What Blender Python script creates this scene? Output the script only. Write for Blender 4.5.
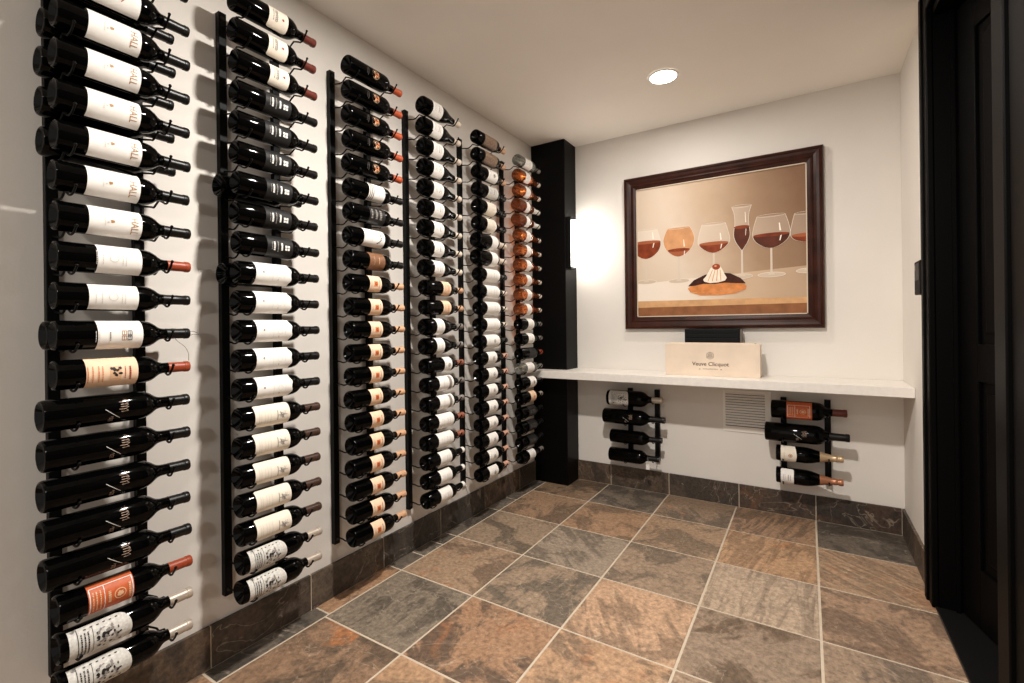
import bpy, bmesh, math, random
from mathutils import Vector, Matrix

random.seed(7)
S = bpy.context.scene
for o in list(bpy.data.objects):
    bpy.data.objects.remove(o, do_unlink=True)
C = S.collection
PI = math.pi

# ------------------------------------------------------------------ camera
cam_d = bpy.data.cameras.new('camera'); cam = bpy.data.objects.new('camera', cam_d); C.objects.link(cam)
cam_d.sensor_fit = 'HORIZONTAL'; cam_d.sensor_width = 36.0; cam_d.lens = 471.67 / 1024 * 36.0
cam_d.shift_y = -15.5 / 1024; cam_d.clip_start = 0.02
cam.matrix_world = (Matrix.Translation((1.7486, 0, 1.1594)) @ Matrix.Rotation(math.radians(31.997), 4, 'Z')
                    @ Matrix.Rotation(PI / 2, 4, 'X') @ Matrix.Rotation(math.radians(-0.662), 4, 'Z'))
S.camera = cam
# ------------------------------------------------------------------ light and exposure
W_ = bpy.data.worlds.new('world'); S.world = W_; W_.use_nodes = True
W_.node_tree.nodes['Background'].inputs[0].default_value = (1.0, 0.95, 0.89, 1)
W_.node_tree.nodes['Background'].inputs[1].default_value = 0.95
S.view_settings.view_transform = 'Standard'; S.view_settings.look = 'None'
S.view_settings.gamma = 1.0; S.view_settings.exposure = 0.14; S.view_settings.use_curve_mapping = False
LAMP_COL = (1.0, 0.945, 0.88)
DOWNLIGHTS = [(1.10, 2.62, 7.5), (1.25, 1.12, 58.0), (1.70, -0.75, 15.0)]     # x, y, watts
SCONCE_STRENGTH = 17.0

# ------------------------------------------------------------------ room measures
L, W, H = 3.2879, 2.1899, 2.5078          # back wall y, right wall x, ceiling z
Y0 = -1.1                                  # open end behind the camera, left unwalled to let in added world fill
T = 0.42224; U0, V0 = 0.0938, 1.2041       # floor tiles
BB = 0.1456

# ================================================================== helpers
def lin(c):
    return tuple(((v / 255) / 12.92 if v / 255 <= 0.04045 else ((v / 255 + 0.055) / 1.055) ** 2.4) for v in c)

MATS = {}
def mat(name, col=(200, 200, 200), rough=0.5, metal=0.0, spec=0.5, coat=0.0, emit=None, noise=None, bump=0.0, bscale=200):
    """plain principled material; noise = (scale, amount) gives a slight colour mottling"""
    if name in MATS: return MATS[name]
    m = bpy.data.materials.new(name); m.use_nodes = True; nt = m.node_tree; b = nt.nodes['Principled BSDF']
    c = lin(col)
    b.inputs['Base Color'].default_value = (*c, 1); b.inputs['Roughness'].default_value = rough
    b.inputs['Metallic'].default_value = metal; b.inputs['Specular IOR Level'].default_value = spec
    b.inputs['Coat Weight'].default_value = coat
    if emit:
        b.inputs['Emission Color'].default_value = (*emit[0], 1); b.inputs['Emission Strength'].default_value = emit[1]
    if noise or bump:
        tc = nt.nodes.new('ShaderNodeTexCoord')
        if noise:
            n = nt.nodes.new('ShaderNodeTexNoise'); n.inputs['Scale'].default_value = noise[0]; n.inputs['Detail'].default_value = 5
            nt.links.new(tc.outputs['Object'], n.inputs['Vector'])
            r = nt.nodes.new('ShaderNodeValToRGB'); k = noise[1]
            r.color_ramp.elements[0].position = 0.3; r.color_ramp.elements[1].position = 0.7
            r.color_ramp.elements[0].color = (*[v * (1 - k) for v in c], 1)
            r.color_ramp.elements[1].color = (*[min(1, v * (1 + k)) for v in c], 1)
            nt.links.new(n.outputs['Fac'], r.inputs['Fac']); nt.links.new(r.outputs['Color'], b.inputs['Base Color'])
        if bump:
            n2 = nt.nodes.new('ShaderNodeTexNoise'); n2.inputs['Scale'].default_value = bscale; n2.inputs['Detail'].default_value = 3
            nt.links.new(tc.outputs['Object'], n2.inputs['Vector'])
            bp = nt.nodes.new('ShaderNodeBump'); bp.inputs['Strength'].default_value = bump; bp.inputs['Distance'].default_value = 0.002
            nt.links.new(n2.outputs['Fac'], bp.inputs['Height']); nt.links.new(bp.outputs['Normal'], b.inputs['Normal'])
    MATS[name] = m
    return m

def tinted_glass(name, tint, body, dens):
    """thin tinted glass filled with wine: lets coloured light through"""
    m = bpy.data.materials.new(name); m.use_nodes = True; nt = m.node_tree
    for n in list(nt.nodes): nt.nodes.remove(n)
    out = nt.nodes.new('ShaderNodeOutputMaterial')
    tr = nt.nodes.new('ShaderNodeBsdfTransparent'); tr.inputs[0].default_value = (*tint, 1)
    df = nt.nodes.new('ShaderNodeBsdfTranslucent'); df.inputs[0].default_value = (*body, 1)
    d2 = nt.nodes.new('ShaderNodeBsdfDiffuse'); d2.inputs[0].default_value = (*body, 1)
    a = nt.nodes.new('ShaderNodeMixShader'); a.inputs[0].default_value = 0.5
    nt.links.new(df.outputs[0], a.inputs[1]); nt.links.new(d2.outputs[0], a.inputs[2])
    b = nt.nodes.new('ShaderNodeMixShader'); b.inputs[0].default_value = dens
    nt.links.new(tr.outputs[0], b.inputs[1]); nt.links.new(a.outputs[0], b.inputs[2])
    gl = nt.nodes.new('ShaderNodeBsdfGlossy'); gl.inputs['Roughness'].default_value = 0.06
    fr = nt.nodes.new('ShaderNodeFresnel'); fr.inputs[0].default_value = 1.5
    c = nt.nodes.new('ShaderNodeMixShader')
    nt.links.new(fr.outputs[0], c.inputs[0]); nt.links.new(b.outputs[0], c.inputs[1]); nt.links.new(gl.outputs[0], c.inputs[2])
    nt.links.new(c.outputs[0], out.inputs[0])
    return m

def mesh(name, bm, mats, smooth=False):
    bm.normal_update()
    me = bpy.data.meshes.new(name); bm.to_mesh(me); bm.free()
    for m in (mats if isinstance(mats, (list, tuple)) else [mats]): me.materials.append(m)
    if smooth:
        me.polygons.foreach_set('use_smooth', [True] * len(me.polygons))
        me.set_sharp_from_angle(angle=math.radians(38))
    return me

def link(name, me, parent=None, loc=(0, 0, 0), label=None):
    o = bpy.data.objects.new(name, me); C.objects.link(o); o.location = loc
    if parent: o.parent = parent
    if label: o['label'] = label
    return o

def obj(name, bm, mats, parent=None, smooth=False, label=None):
    return link(name, mesh(name, bm, mats, smooth), parent, label=label)

def tag(o, label, cat, group=None):
    n = len(label.replace('-', ' ').split())
    assert 4 <= len(label.split()) <= 16, (label, len(label.split()))
    o['label'] = label; o['category'] = cat
    if group: o['group'] = group
    return o

def thing(name, label, cat, loc=(0, 0, 0), rotz=0, group=None):
    o = bpy.data.objects.new(name, None); C.objects.link(o); o.empty_display_size = 0.05
    o.location = loc; o.rotation_euler = (0, 0, rotz)
    return tag(o, label, cat, group)

def struct(name, bm, m, parent=None, smooth=False):
    o = obj(name, bm, m, parent, smooth)
    if not parent: o['kind'] = 'structure'
    return o

def box(bm, x0, x1, y0, y1, z0, z1, bevel=0.0, mi=0):
    t = bmesh.new()
    bmesh.ops.create_cube(t, size=1)
    bmesh.ops.scale(t, vec=(abs(x1 - x0), abs(y1 - y0), abs(z1 - z0)), verts=t.verts)
    bmesh.ops.translate(t, vec=((x0 + x1) / 2, (y0 + y1) / 2, (z0 + z1) / 2), verts=t.verts)
    if bevel:
        bmesh.ops.bevel(t, geom=list(t.edges), offset=bevel, segments=2, affect='EDGES', profile=0.5)
    for f in t.faces: f.material_index = mi
    merge(bm, t)

def merge(bm, t, M=None):
    t.verts.index_update()
    vs = [bm.verts.new(M @ v.co if M else v.co) for v in t.verts]
    for f in t.faces:
        try:
            nf = bm.faces.new([vs[v.index] for v in f.verts]); nf.material_index = f.material_index; nf.smooth = f.smooth
        except ValueError: pass
    t.free()

def lathe(bm, prof, seg=32, axis='Y', mi=0):
    """prof = list of (along, radius)"""
    rings = []
    for a, r in prof:
        if r < 1e-6:
            p = {'Y': (0, a, 0), 'Z': (0, 0, a), 'X': (a, 0, 0)}[axis]
            rings.append([bm.verts.new(p)])
        else:
            ring = []
            for k in range(seg):
                t = 2 * PI * k / seg; c, s = math.cos(t) * r, math.sin(t) * r
                ring.append(bm.verts.new({'Y': (c, a, s), 'Z': (c, s, a), 'X': (a, c, s)}[axis]))
            rings.append(ring)
    for A, B in zip(rings, rings[1:]):
        for k in range(seg):
            k2 = (k + 1) % seg
            if len(A) == 1 and len(B) == 1: continue
            if len(A) == 1: q = [A[0], B[k2], B[k]]
            elif len(B) == 1: q = [A[k], A[k2], B[0]]
            else: q = [A[k], A[k2], B[k2], B[k]]
            f = bm.faces.new(q); f.material_index = mi
    bmesh.ops.recalc_face_normals(bm, faces=bm.faces)

def spline(pts, n=6):
    P = [Vector(p) for p in pts]; out = []
    for i in range(len(P) - 1):
        a = P[max(i - 1, 0)]; b = P[i]; c = P[i + 1]; d = P[min(i + 2, len(P) - 1)]
        for k in range(n):
            t = k / n
            out.append(0.5 * ((2 * b) + (c - a) * t + (2 * a - 5 * b + 4 * c - d) * t * t + (3 * b - a - 3 * c + d) * t ** 3))
    out.append(P[-1]); return out

def tube(bm, pts, r, seg=8):
    pts = [Vector(p) for p in pts]; rings = []; up = None
    for i, p in enumerate(pts):
        d = (pts[min(i + 1, len(pts) - 1)] - pts[max(i - 1, 0)]).normalized()
        if up is None: up = d.orthogonal().normalized()
        up = (up - d * up.dot(d)).normalized(); v = d.cross(up)
        rings.append([bm.verts.new(p + (up * math.cos(2 * PI * k / seg) + v * math.sin(2 * PI * k / seg)) * r) for k in range(seg)])
    for A, B in zip(rings, rings[1:]):
        for k in range(seg):
            bm.faces.new([A[k], A[(k + 1) % seg], B[(k + 1) % seg], B[k]])
    bm.faces.new(rings[0][::-1]); bm.faces.new(rings[-1])

def text_polys(s, size, shear=0.0, w=1.0):
    cu = bpy.data.curves.new('txt', 'FONT'); cu.body = s; cu.size = size; cu.align_x = 'CENTER'; cu.align_y = 'CENTER'
    cu.shear = shear; cu.resolution_u = 3
    o = bpy.data.objects.new('txt', cu); C.objects.link(o)
    dg = bpy.context.evaluated_depsgraph_get(); dg.update()
    e = o.evaluated_get(dg); me = e.to_mesh()
    out = [[(me.vertices[i].co.x * w, me.vertices[i].co.y) for i in p.vertices] for p in me.polygons]
    e.to_mesh_clear(); bpy.data.objects.remove(o); bpy.data.curves.remove(cu)
    return out

# ================================================================== materials
def wall_paint(name, col, var=0.03):
    return mat(name, col, rough=0.75, spec=0.3, noise=(2.2, var), bump=0.12, bscale=130)
M_WALL = wall_paint('wall_paint', (226, 220, 212))
M_DARKWALL = mat('fill_cutting_dark_wall', (46, 38, 33), rough=0.6, noise=(3, 0.15))  # near wall finish invented dark to cut fill and bottle reflections
M_CEIL = wall_paint('ceiling_paint', (246, 240, 231), 0.02)
M_BLACK = mat('black_lacquer', (5, 4, 4), rough=0.5, spec=0.07)
M_STEEL = mat('black_powder_coated_steel', (5, 5, 5), rough=0.5, spec=0.16)
M_WIRE = mat('black_wire', (5, 5, 5), rough=0.4, spec=0.15)
M_GLASS = mat('dark_bottle_glass', (3, 3, 3), rough=0.05, spec=0.12)
M_ROSE = tinted_glass('rose_wine_glass', (0.98, 0.52, 0.22), (0.80, 0.25, 0.09), 0.22)
M_CLEAR = tinted_glass('clear_wine_glass', (0.86, 0.86, 0.80), (0.55, 0.55, 0.50), 0.35)
M_PAPER = mat('white_label_paper', (238, 234, 228), rough=0.6, spec=0.15, noise=(60, 0.03))
M_CREAM = mat('cream_label_paper', (232, 222, 206), rough=0.6, spec=0.15, noise=(60, 0.04))
M_PEACH = mat('peach_label_paper', (236, 203, 172), rough=0.6, spec=0.15, noise=(70, 0.06))
M_ORANGE = mat('orange_label_paper', (196, 92, 44), rough=0.55, noise=(120, 0.12))
M_GREYL = mat('grey_engraved_label_paper', (206, 203, 196), rough=0.6, noise=(150, 0.18))
M_SLATE = mat('charcoal_label_paper', (27, 27, 27), rough=0.5, spec=0.3, noise=(50, 0.2))
M_BROWN = mat('brown_label_paper', (122, 84, 58), rough=0.5, noise=(90, 0.2))
M_BRTEX = mat('brown_patterned_label', (128, 104, 84), rough=0.5, noise=(160, 0.45))
M_DKLAB = mat('black_label_paper', (26, 25, 25), rough=0.45, noise=(60, 0.2))
I_BLACK = mat('black_ink', (28, 26, 25), rough=0.6)
I_GREY = mat('grey_ink', (140, 134, 128), rough=0.6)
I_LGREY = mat('light_grey_ink', (204, 198, 190), rough=0.6)
I_GOLD = mat('gold_ink', (164, 118, 70), rough=0.5)
I_RED = mat('red_ink', (150, 55, 40), rough=0.6)
I_WHITE = mat('white_ink', (225, 222, 216), rough=0.5)
I_DTAN = mat('dull_tan_ink', (132, 104, 80), rough=0.6)
I_DIM = mat('dim_ink', (66, 60, 55), rough=0.6)
I_SCRIPT = mat('etched_script', (176, 150, 132), rough=0.6)
I_OR = mat('orange_ink', (206, 120, 66), rough=0.5)
I_TAN = mat('tan_ink', (222, 178, 140), rough=0.5)
F_BLACK = mat('black_foil', (9, 8, 8), rough=0.35, spec=0.35)
F_RED = mat('red_foil', (148, 62, 34), rough=0.38, spec=0.5)
F_DRED = mat('dark_red_foil', (96, 38, 28), rough=0.38)
F_ORANGE = mat('orange_foil', (180, 78, 40), rough=0.4)
F_SILVER = mat('silver_foil', (196, 184, 170), rough=0.35, metal=0.45)
F_TAN = mat('tan_foil', (206, 162, 126), rough=0.4)
F_PALE = mat('pale_foil', (222, 208, 192), rough=0.4)
F_BROWN = mat('brown_foil', (62, 40, 30), rough=0.35)
F_GREY = mat('grey_foil', (128, 122, 116), rough=0.4, metal=0.2)
F_BRICK = mat('brick_foil', (146, 84, 62), rough=0.4)
F_PINK = mat('pink_foil', (206, 158, 134), rough=0.4)
F_WHITE = mat('white_foil', (236, 232, 226), rough=0.4)
F_GOLD = mat('gold_foil', (206, 178, 142), rough=0.32, metal=0.5)
F_COPPER = mat('copper_foil', (184, 126, 94), rough=0.32, metal=0.5)

def slate_material():
    m = bpy.data.materials.new('slate_tile'); m.use_nodes = True; nt = m.node_tree; N = nt.nodes.new; K = nt.links.new
    b = nt.nodes['Principled BSDF']
    tc = N('ShaderNodeTexCoord')
    c1 = N('ShaderNodeAttribute'); c1.attribute_name = 'tint'
    c2 = N('ShaderNodeAttribute'); c2.attribute_name = 'tint_two'
    sd = N('ShaderNodeAttribute'); sd.attribute_name = 'seed'          # xyz: offset, striation, spot
    off = N('ShaderNodeVectorMath'); off.operation = 'SCALE'; off.inputs['Scale'].default_value = 37.0
    sp = N('ShaderNodeSeparateColor'); K(sd.outputs['Color'], sp.inputs[0])
    cmb = N('ShaderNodeCombineXYZ'); K(sp.outputs[0], cmb.inputs[0]); K(sp.outputs[0], cmb.inputs[2]); K(cmb.outputs[0], off.inputs[0])
    add = N('ShaderNodeVectorMath'); add.operation = 'ADD'; K(tc.outputs['Object'], add.inputs[0]); K(off.outputs[0], add.inputs[1])
    # large cleft patches
    n1 = N('ShaderNodeTexNoise'); n1.inputs['Scale'].default_value = 3.6; n1.inputs['Detail'].default_value = 10; n1.inputs['Roughness'].default_value = 0.64; n1.inputs['Distortion'].default_value = 0.8
    K(add.outputs[0], n1.inputs['Vector'])
    # striations: stretched noise
    mp = N('ShaderNodeMapping'); mp.inputs['Scale'].default_value = (2.6, 15.0, 2.6)
    vr = N('ShaderNodeVectorRotate'); vr.rotation_type = 'Z_AXIS'; an = N('ShaderNodeMath'); an.operation = 'MULTIPLY'; an.inputs[1].default_value = 2.4; K(sp.outputs[0], an.inputs[0]); K(an.outputs[0], vr.inputs['Angle']); K(add.outputs[0], vr.inputs['Vector']); K(vr.outputs[0], mp.inputs['Vector'])
    n2 = N('ShaderNodeTexNoise'); n2.inputs['Scale'].default_value = 1.0; n2.inputs['Detail'].default_value = 6; n2.inputs['Distortion'].default_value = 1.8
    K(mp.outputs[0], n2.inputs['Vector'])
    mixf = N('ShaderNodeMix'); mixf.data_type = 'FLOAT'; K(sp.outputs[1], mixf.inputs['Factor']); K(n1.outputs['Fac'], mixf.inputs['A']); K(n2.outputs['Fac'], mixf.inputs['B'])
    rp = N('ShaderNodeMapRange'); rp.inputs['From Min'].default_value = 0.485; rp.inputs['From Max'].default_value = 0.545; K(mixf.outputs['Result'], rp.inputs['Value'])
    mx = N('ShaderNodeMix'); mx.data_type = 'RGBA'; K(rp.outputs[0], mx.inputs['Factor']); K(c1.outputs['Color'], mx.inputs['A']); K(c2.outputs['Color'], mx.inputs['B'])
    # rust spots
    n3 = N('ShaderNodeTexNoise'); n3.inputs['Scale'].default_value = 6.5; n3.inputs['Detail'].default_value = 3; n3.inputs['Distortion'].default_value = 1.0; K(add.outputs[0], n3.inputs['Vector'])
    r3 = N('ShaderNodeMapRange'); r3.inputs['From Min'].default_value = 0.60; r3.inputs['From Max'].default_value = 0.72; K(n3.outputs['Fac'], r3.inputs['Value'])
    mu = N('ShaderNodeMath'); mu.operation = 'MULTIPLY'; K(r3.outputs[0], mu.inputs[0]); K(sp.outputs[2], mu.inputs[1])
    m3 = N('ShaderNodeMix'); m3.data_type = 'RGBA'; K(mu.outputs[0], m3.inputs['Factor']); K(mx.outputs['Result'], m3.inputs['A']); m3.inputs['B'].default_value = (*lin((176, 116, 74)), 1)
    # pale veins along cleft edges
    n4 = N('ShaderNodeTexNoise'); n4.inputs['Scale'].default_value = 3.0; n4.inputs['Detail'].default_value = 4; n4.inputs['Distortion'].default_value = 1.6; K(add.outputs[0], n4.inputs['Vector'])
    s4 = N('ShaderNodeMath'); s4.operation = 'SUBTRACT'; s4.inputs[1].default_value = 0.5; K(n4.outputs['Fac'], s4.inputs[0])
    a4 = N('ShaderNodeMath'); a4.operation = 'ABSOLUTE'; K(s4.outputs[0], a4.inputs[0])
    r4 = N('ShaderNodeMapRange'); r4.inputs['From Min'].default_value = 0.0; r4.inputs['From Max'].default_value = 0.006; r4.inputs['To Min'].default_value = 0.40; r4.inputs['To Max'].default_value = 0.0; K(a4.outputs[0], r4.inputs['Value'])
    m4 = N('ShaderNodeMix'); m4.data_type = 'RGBA'; K(r4.outputs[0], m4.inputs['Factor']); K(m3.outputs['Result'], m4.inputs['A']); m4.inputs['B'].default_value = (*lin((190, 172, 150)), 1)
    # fine grain
    n5 = N('ShaderNodeTexNoise'); n5.inputs['Scale'].default_value = 55; n5.inputs['Detail'].default_value = 6; n5.inputs['Roughness'].default_value = 0.7; K(add.outputs[0], n5.inputs['Vector'])
    r5 = N('ShaderNodeMapRange'); r5.inputs['From Min'].default_value = 0.3; r5.inputs['From Max'].default_value = 0.7; r5.inputs['To Min'].default_value = 0.55; r5.inputs['To Max'].default_value = 1.45; K(n5.outputs['Fac'], r5.inputs['Value'])
    m5 = N('ShaderNodeMix'); m5.data_type = 'RGBA'; m5.blend_type = 'MULTIPLY'; m5.inputs['Factor'].default_value = 1.0
    K(m4.outputs['Result'], m5.inputs['A']); K(r5.outputs[0], m5.inputs['B'])
    K(m5.outputs['Result'], b.inputs['Base Color'])
    rr = N('ShaderNodeMapRange'); rr.inputs['To Min'].default_value = 0.34; rr.inputs['To Max'].default_value = 0.62; K(n1.outputs['Fac'], rr.inputs['Value']); K(rr.outputs[0], b.inputs['Roughness'])
    b.inputs['Specular IOR Level'].default_value = 0.4
    ba = N('ShaderNodeMath'); ba.operation = 'MULTIPLY_ADD'; ba.inputs[1].default_value = 0.25; K(n5.outputs['Fac'], ba.inputs[0]); K(mixf.outputs['Result'], ba.inputs[2])
    bp = N('ShaderNodeBump'); bp.inputs['Strength'].default_value = 0.8; bp.inputs['Distance'].default_value = 0.016; K(ba.outputs[0], bp.inputs['Height']); K(bp.outputs['Normal'], b.inputs['Normal'])
    return m
M_SLATETILE = slate_material()
M_GROUT = mat('tan_grout', (200, 184, 163), rough=0.85, noise=(30, 0.08))

def tiled(bm_list, name, grout_bm):
    """bm_list: [(box extents, tint, tint_two, (offset, striation, spot))]; one mesh: tiles bevelled above a grout bed"""
    bm = bmesh.new()
    lt = bm.loops.layers.float_color.new('tint'); l2 = bm.loops.layers.float_color.new('tint_two'); ls = bm.loops.layers.float_color.new('seed')
    merge(bm, grout_bm)
    for f in bm.faces: f.material_index = 1
    for ext, a, b_, s in bm_list:
        n = len(bm.faces)
        box(bm, *ext, bevel=0.0018)
        bm.faces.ensure_lookup_table()
        for f in bm.faces[n:]:
            for lp in f.loops:
                lp[lt] = (*lin(a), 1); lp[l2] = (*lin(b_), 1); lp[ls] = (*s, 1)
    return struct(name, bm, [M_SLATETILE, M_GROUT])

# ================================================================== room shell
# tile colours read from the photograph: (column, row): base, second tone, striation 0..1, rust 0..1
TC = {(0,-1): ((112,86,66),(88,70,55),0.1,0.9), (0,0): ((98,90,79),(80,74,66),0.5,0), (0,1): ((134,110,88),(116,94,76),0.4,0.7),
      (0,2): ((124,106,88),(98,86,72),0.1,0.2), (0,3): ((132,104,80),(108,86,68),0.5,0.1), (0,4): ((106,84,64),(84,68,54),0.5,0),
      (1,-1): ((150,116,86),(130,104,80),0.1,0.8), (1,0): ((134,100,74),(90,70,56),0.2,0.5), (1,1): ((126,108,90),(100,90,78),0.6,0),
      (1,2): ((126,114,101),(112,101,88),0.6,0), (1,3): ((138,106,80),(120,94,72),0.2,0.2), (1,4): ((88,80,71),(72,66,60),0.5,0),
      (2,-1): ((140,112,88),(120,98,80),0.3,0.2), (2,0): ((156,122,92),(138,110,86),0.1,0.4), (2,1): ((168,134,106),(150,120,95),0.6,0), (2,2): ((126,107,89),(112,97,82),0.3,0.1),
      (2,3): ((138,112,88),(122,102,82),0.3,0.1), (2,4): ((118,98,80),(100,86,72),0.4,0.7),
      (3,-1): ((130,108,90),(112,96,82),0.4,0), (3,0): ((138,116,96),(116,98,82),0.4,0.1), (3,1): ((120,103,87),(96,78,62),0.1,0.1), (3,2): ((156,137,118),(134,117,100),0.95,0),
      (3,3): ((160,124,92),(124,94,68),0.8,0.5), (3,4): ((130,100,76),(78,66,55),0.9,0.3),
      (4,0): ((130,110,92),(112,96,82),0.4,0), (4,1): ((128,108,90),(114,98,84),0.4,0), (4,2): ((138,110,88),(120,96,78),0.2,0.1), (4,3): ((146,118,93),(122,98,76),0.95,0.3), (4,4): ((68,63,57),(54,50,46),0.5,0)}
POOL = [((130,108,88),(110,92,76),0.4,0.1), ((112,98,84),(92,82,72),0.5,0), ((146,116,90),(120,96,76),0.3,0.4)]
tiles = []; G = 0.0045
warm = lambda c: tuple(min(235, (v * 0.70 + w * 0.30) * 1.17) for v, w in zip(c, (138, 120, 102)))
def tile(x0, x1, y0, y1, k):
    a, b_, st, ru = k; a = warm(a); b_ = tuple(v * 0.84 for v in warm(b_)); b_ = tuple(0.55 * v + 0.45 * u for v, u in zip(b_, a)) if st > 0.7 else b_; st = st if st > 0.7 else st * 0.5
    tiles.append(((x0 + G, x1 - G, y0 + G, y1 - G, -0.02, 0.0), a, b_, (random.random(), st, ru)))
for j in range(-6, 5):
    ya = V0 + j * T; yb = min(V0 + (j + 1) * T, L)
    ya = max(ya, Y0)
    if yb - ya < 0.03: continue
    for i in range(0, 5):
        xa = U0 + i * T; xb = min(xa + T, W)
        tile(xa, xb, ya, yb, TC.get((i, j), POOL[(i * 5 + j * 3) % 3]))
# cut strip along the left wall
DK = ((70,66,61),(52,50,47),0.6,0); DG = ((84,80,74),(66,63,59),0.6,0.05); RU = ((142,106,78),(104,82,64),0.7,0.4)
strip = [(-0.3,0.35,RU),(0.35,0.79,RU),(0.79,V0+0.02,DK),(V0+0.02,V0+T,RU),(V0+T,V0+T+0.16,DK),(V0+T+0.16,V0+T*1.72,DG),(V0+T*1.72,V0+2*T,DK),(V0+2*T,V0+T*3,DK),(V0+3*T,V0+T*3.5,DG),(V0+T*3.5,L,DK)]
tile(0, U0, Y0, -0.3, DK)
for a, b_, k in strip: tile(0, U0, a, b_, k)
gb = bmesh.new(); box(gb, -0.1, W + 0.02, Y0 - 0.1, L + 0.1, -0.06, -0.0022)
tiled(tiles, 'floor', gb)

bm = bmesh.new(); box(bm, -0.12, 0, Y0, L, -0.05, H); struct('wall_left', bm, M_WALL)
bm = bmesh.new(); box(bm, -0.12, W + 0.12, L, L + 0.12, -0.05, H); struct('wall_back', bm, M_WALL)
D0, D1 = 1.73, 2.515                         # doorway in the right wall
bm = bmesh.new()
box(bm, W, W + 0.12, D1 + 0.02, L, -0.05, H); struct('wall_right', bm, M_WALL)
bm = bmesh.new(); box(bm, W, W + 0.12, Y0, D0 - 0.02, -0.05, H); struct('wall_near', bm, M_DARKWALL)
bm = bmesh.new(); box(bm, -0.12, W + 0.75, Y0 - 0.12, L + 0.12, H, H + 0.1); struct('ceiling', bm, M_CEIL)

# slate baseboards
BBK = [((84,72,62),(66,58,51),0.3,0.1), ((76,70,64),(60,56,52),0.4,0), ((92,76,62),(70,60,52),0.3,0.15), ((70,60,52),(56,50,45),0.4,0), ((98,86,74),(72,62,54),0.3,0.1)]
def baseboard(name, segs):
    ts = []
    gb = bmesh.new()
    xs = [e for s in segs for e in s[:4]]
    box(gb, *segs[0][4])
    for x0, x1, y0, y1, _, k in segs:
        ts.append(((x0, x1, y0, y1, 0.002, BB), *k[:2], (random.random(), k[2], k[3])))
    tiled(ts, name, gb)
BBT = 0.013; g2 = 0.002
js = [Y0, -0.85, -0.44, -0.03, 0.39, 0.815, 1.20, 1.593, 2.01, 2.434, 2.86, L - BBT]
kb = [BBK[2], BBK[0], BBK[3], BBK[0], BBK[2], BBK[0], BBK[4], BBK[1], BBK[1], BBK[2], BBK[0]]
baseboard('baseboard_left', [(0, BBT, js[i] + g2, js[i + 1] - g2, (0, BBT - 0.002, Y0, L, 0, BB - 0.001), kb[i]) for i in range(len(js) - 1)])
jx = [0.012, 0.12, 0.534, 0.945, 1.376, 1.784, W - BBT]
kx = [BBK[0], BBK[2], BBK[2], BBK[0], ((78,64,54),(60,52,46),0.3,0.2), ((74,58,48),(56,48,42),0.4,0.3)]
baseboard('baseboard_back', [(jx[i] + g2, jx[i + 1] - g2, L - BBT, L, (0.013, W, L - BBT + 0.002, L, 0, BB - 0.001), kx[i]) for i in range(len(jx) - 1)])
baseboard('baseboard_right', [(W - BBT, W, 2.61 + g2, 2.97 - g2, (W - BBT + 0.002, W, 2.61, L, 0, BB - 0.001), BBK[2]), (W - BBT, W, 2.97 + g2, L - g2, None, BBK[0])])

# black doorway: casing, jambs, ajar panelled leaf
bm = bmesh.new()
box(bm, W - 0.022, W, D1, D1 + 0.085, 0, H - 0.001, 0.004)                     # far casing
box(bm, W - 0.03, W - 0.02, D1 + 0.055, D1 + 0.092, 0, H - 0.001, 0.003)
box(bm, W - 0.022, W, D0 - 0.085, D0, 0, H - 0.001, 0.004)                      # near casing
box(bm, W - 0.012, W, D0 - 0.19, D0 - 0.088, 0, H - 0.001, 0.003)
box(bm, W - 0.022, W, D0 + 0.0005, D1 - 0.0005, H - 0.085, H - 0.001, 0.004)    # head casing
box(bm, W + 0.0005, W + 0.13, D1 - 0.003, D1 + 0.02, 0, H - 0.001); box(bm, W + 0.0005, W + 0.13, D0 - 0.02, D0 + 0.003, 0, H - 0.001)
box(bm, W + 0.0005, W + 0.13, D0 + 0.003, D1 - 0.003, H - 0.12, H - 0.001)
box(bm, W + 0.05, W + 0.062, D1 - 0.016, D1 - 0.003, 0.0, H - 0.12)             # stop
struct('trim_1', bm, M_BLACK)
bm = bmesh.new(); box(bm, W - 0.012, W + 0.60, D0 - 0.04, D1 + 0.06, -0.06, 0.008, 0.003); struct('trim_2', bm, mat('black_threshold', (20, 19, 19), rough=0.3))
bm = bmesh.new(); box(bm, W + 0.62, W + 0.70, 0.9, L, -0.05, H); box(bm, W + 0.12, W + 0.70, L, L + 0.1, -0.05, H); box(bm, W + 0.12, W + 0.70, 0.8, 0.9, -0.05, H)
struct('wall_hall', bm, mat('dark_hall_paint', (40, 36, 33), rough=0.8))
door = bpy.data.objects.new('door_1', None); C.objects.link(door); door['kind'] = 'structure'
door.location = (W + 0.075, D1 - 0.006, 0.012); door.rotation_euler = (0, 0, math.radians(14))   # hinged at the far jamb; leaf runs to -y
DW, DH = 0.765, H - 0.14
bm = bmesh.new()
box(bm, 0.006, 0.034, -DW, 0, 0, DH, 0.002)
for y0, y1, z0, z1 in ((-DW, -DW + 0.11, 0, DH), (-0.11, 0, 0, DH), (-DW + 0.11, -0.11, DH - 0.13, DH), (-DW + 0.11, -0.11, 0, 0.22), (-DW + 0.11, -0.11, 0.92, 1.06)):
    box(bm, -0.006, 0.008, y0, y1, z0, z1, 0.003)
obj('leaf', bm, M_BLACK, door)
for z0, z1 in ((0.26, 0.88), (1.10, DH - 0.17)):
    bm = bmesh.new(); box(bm, -0.003, 0.01, -DW + 0.15, -0.15, z0, z1, 0.006); obj('door_panel', bm, M_BLACK, door)
bm = bmesh.new()
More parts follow.
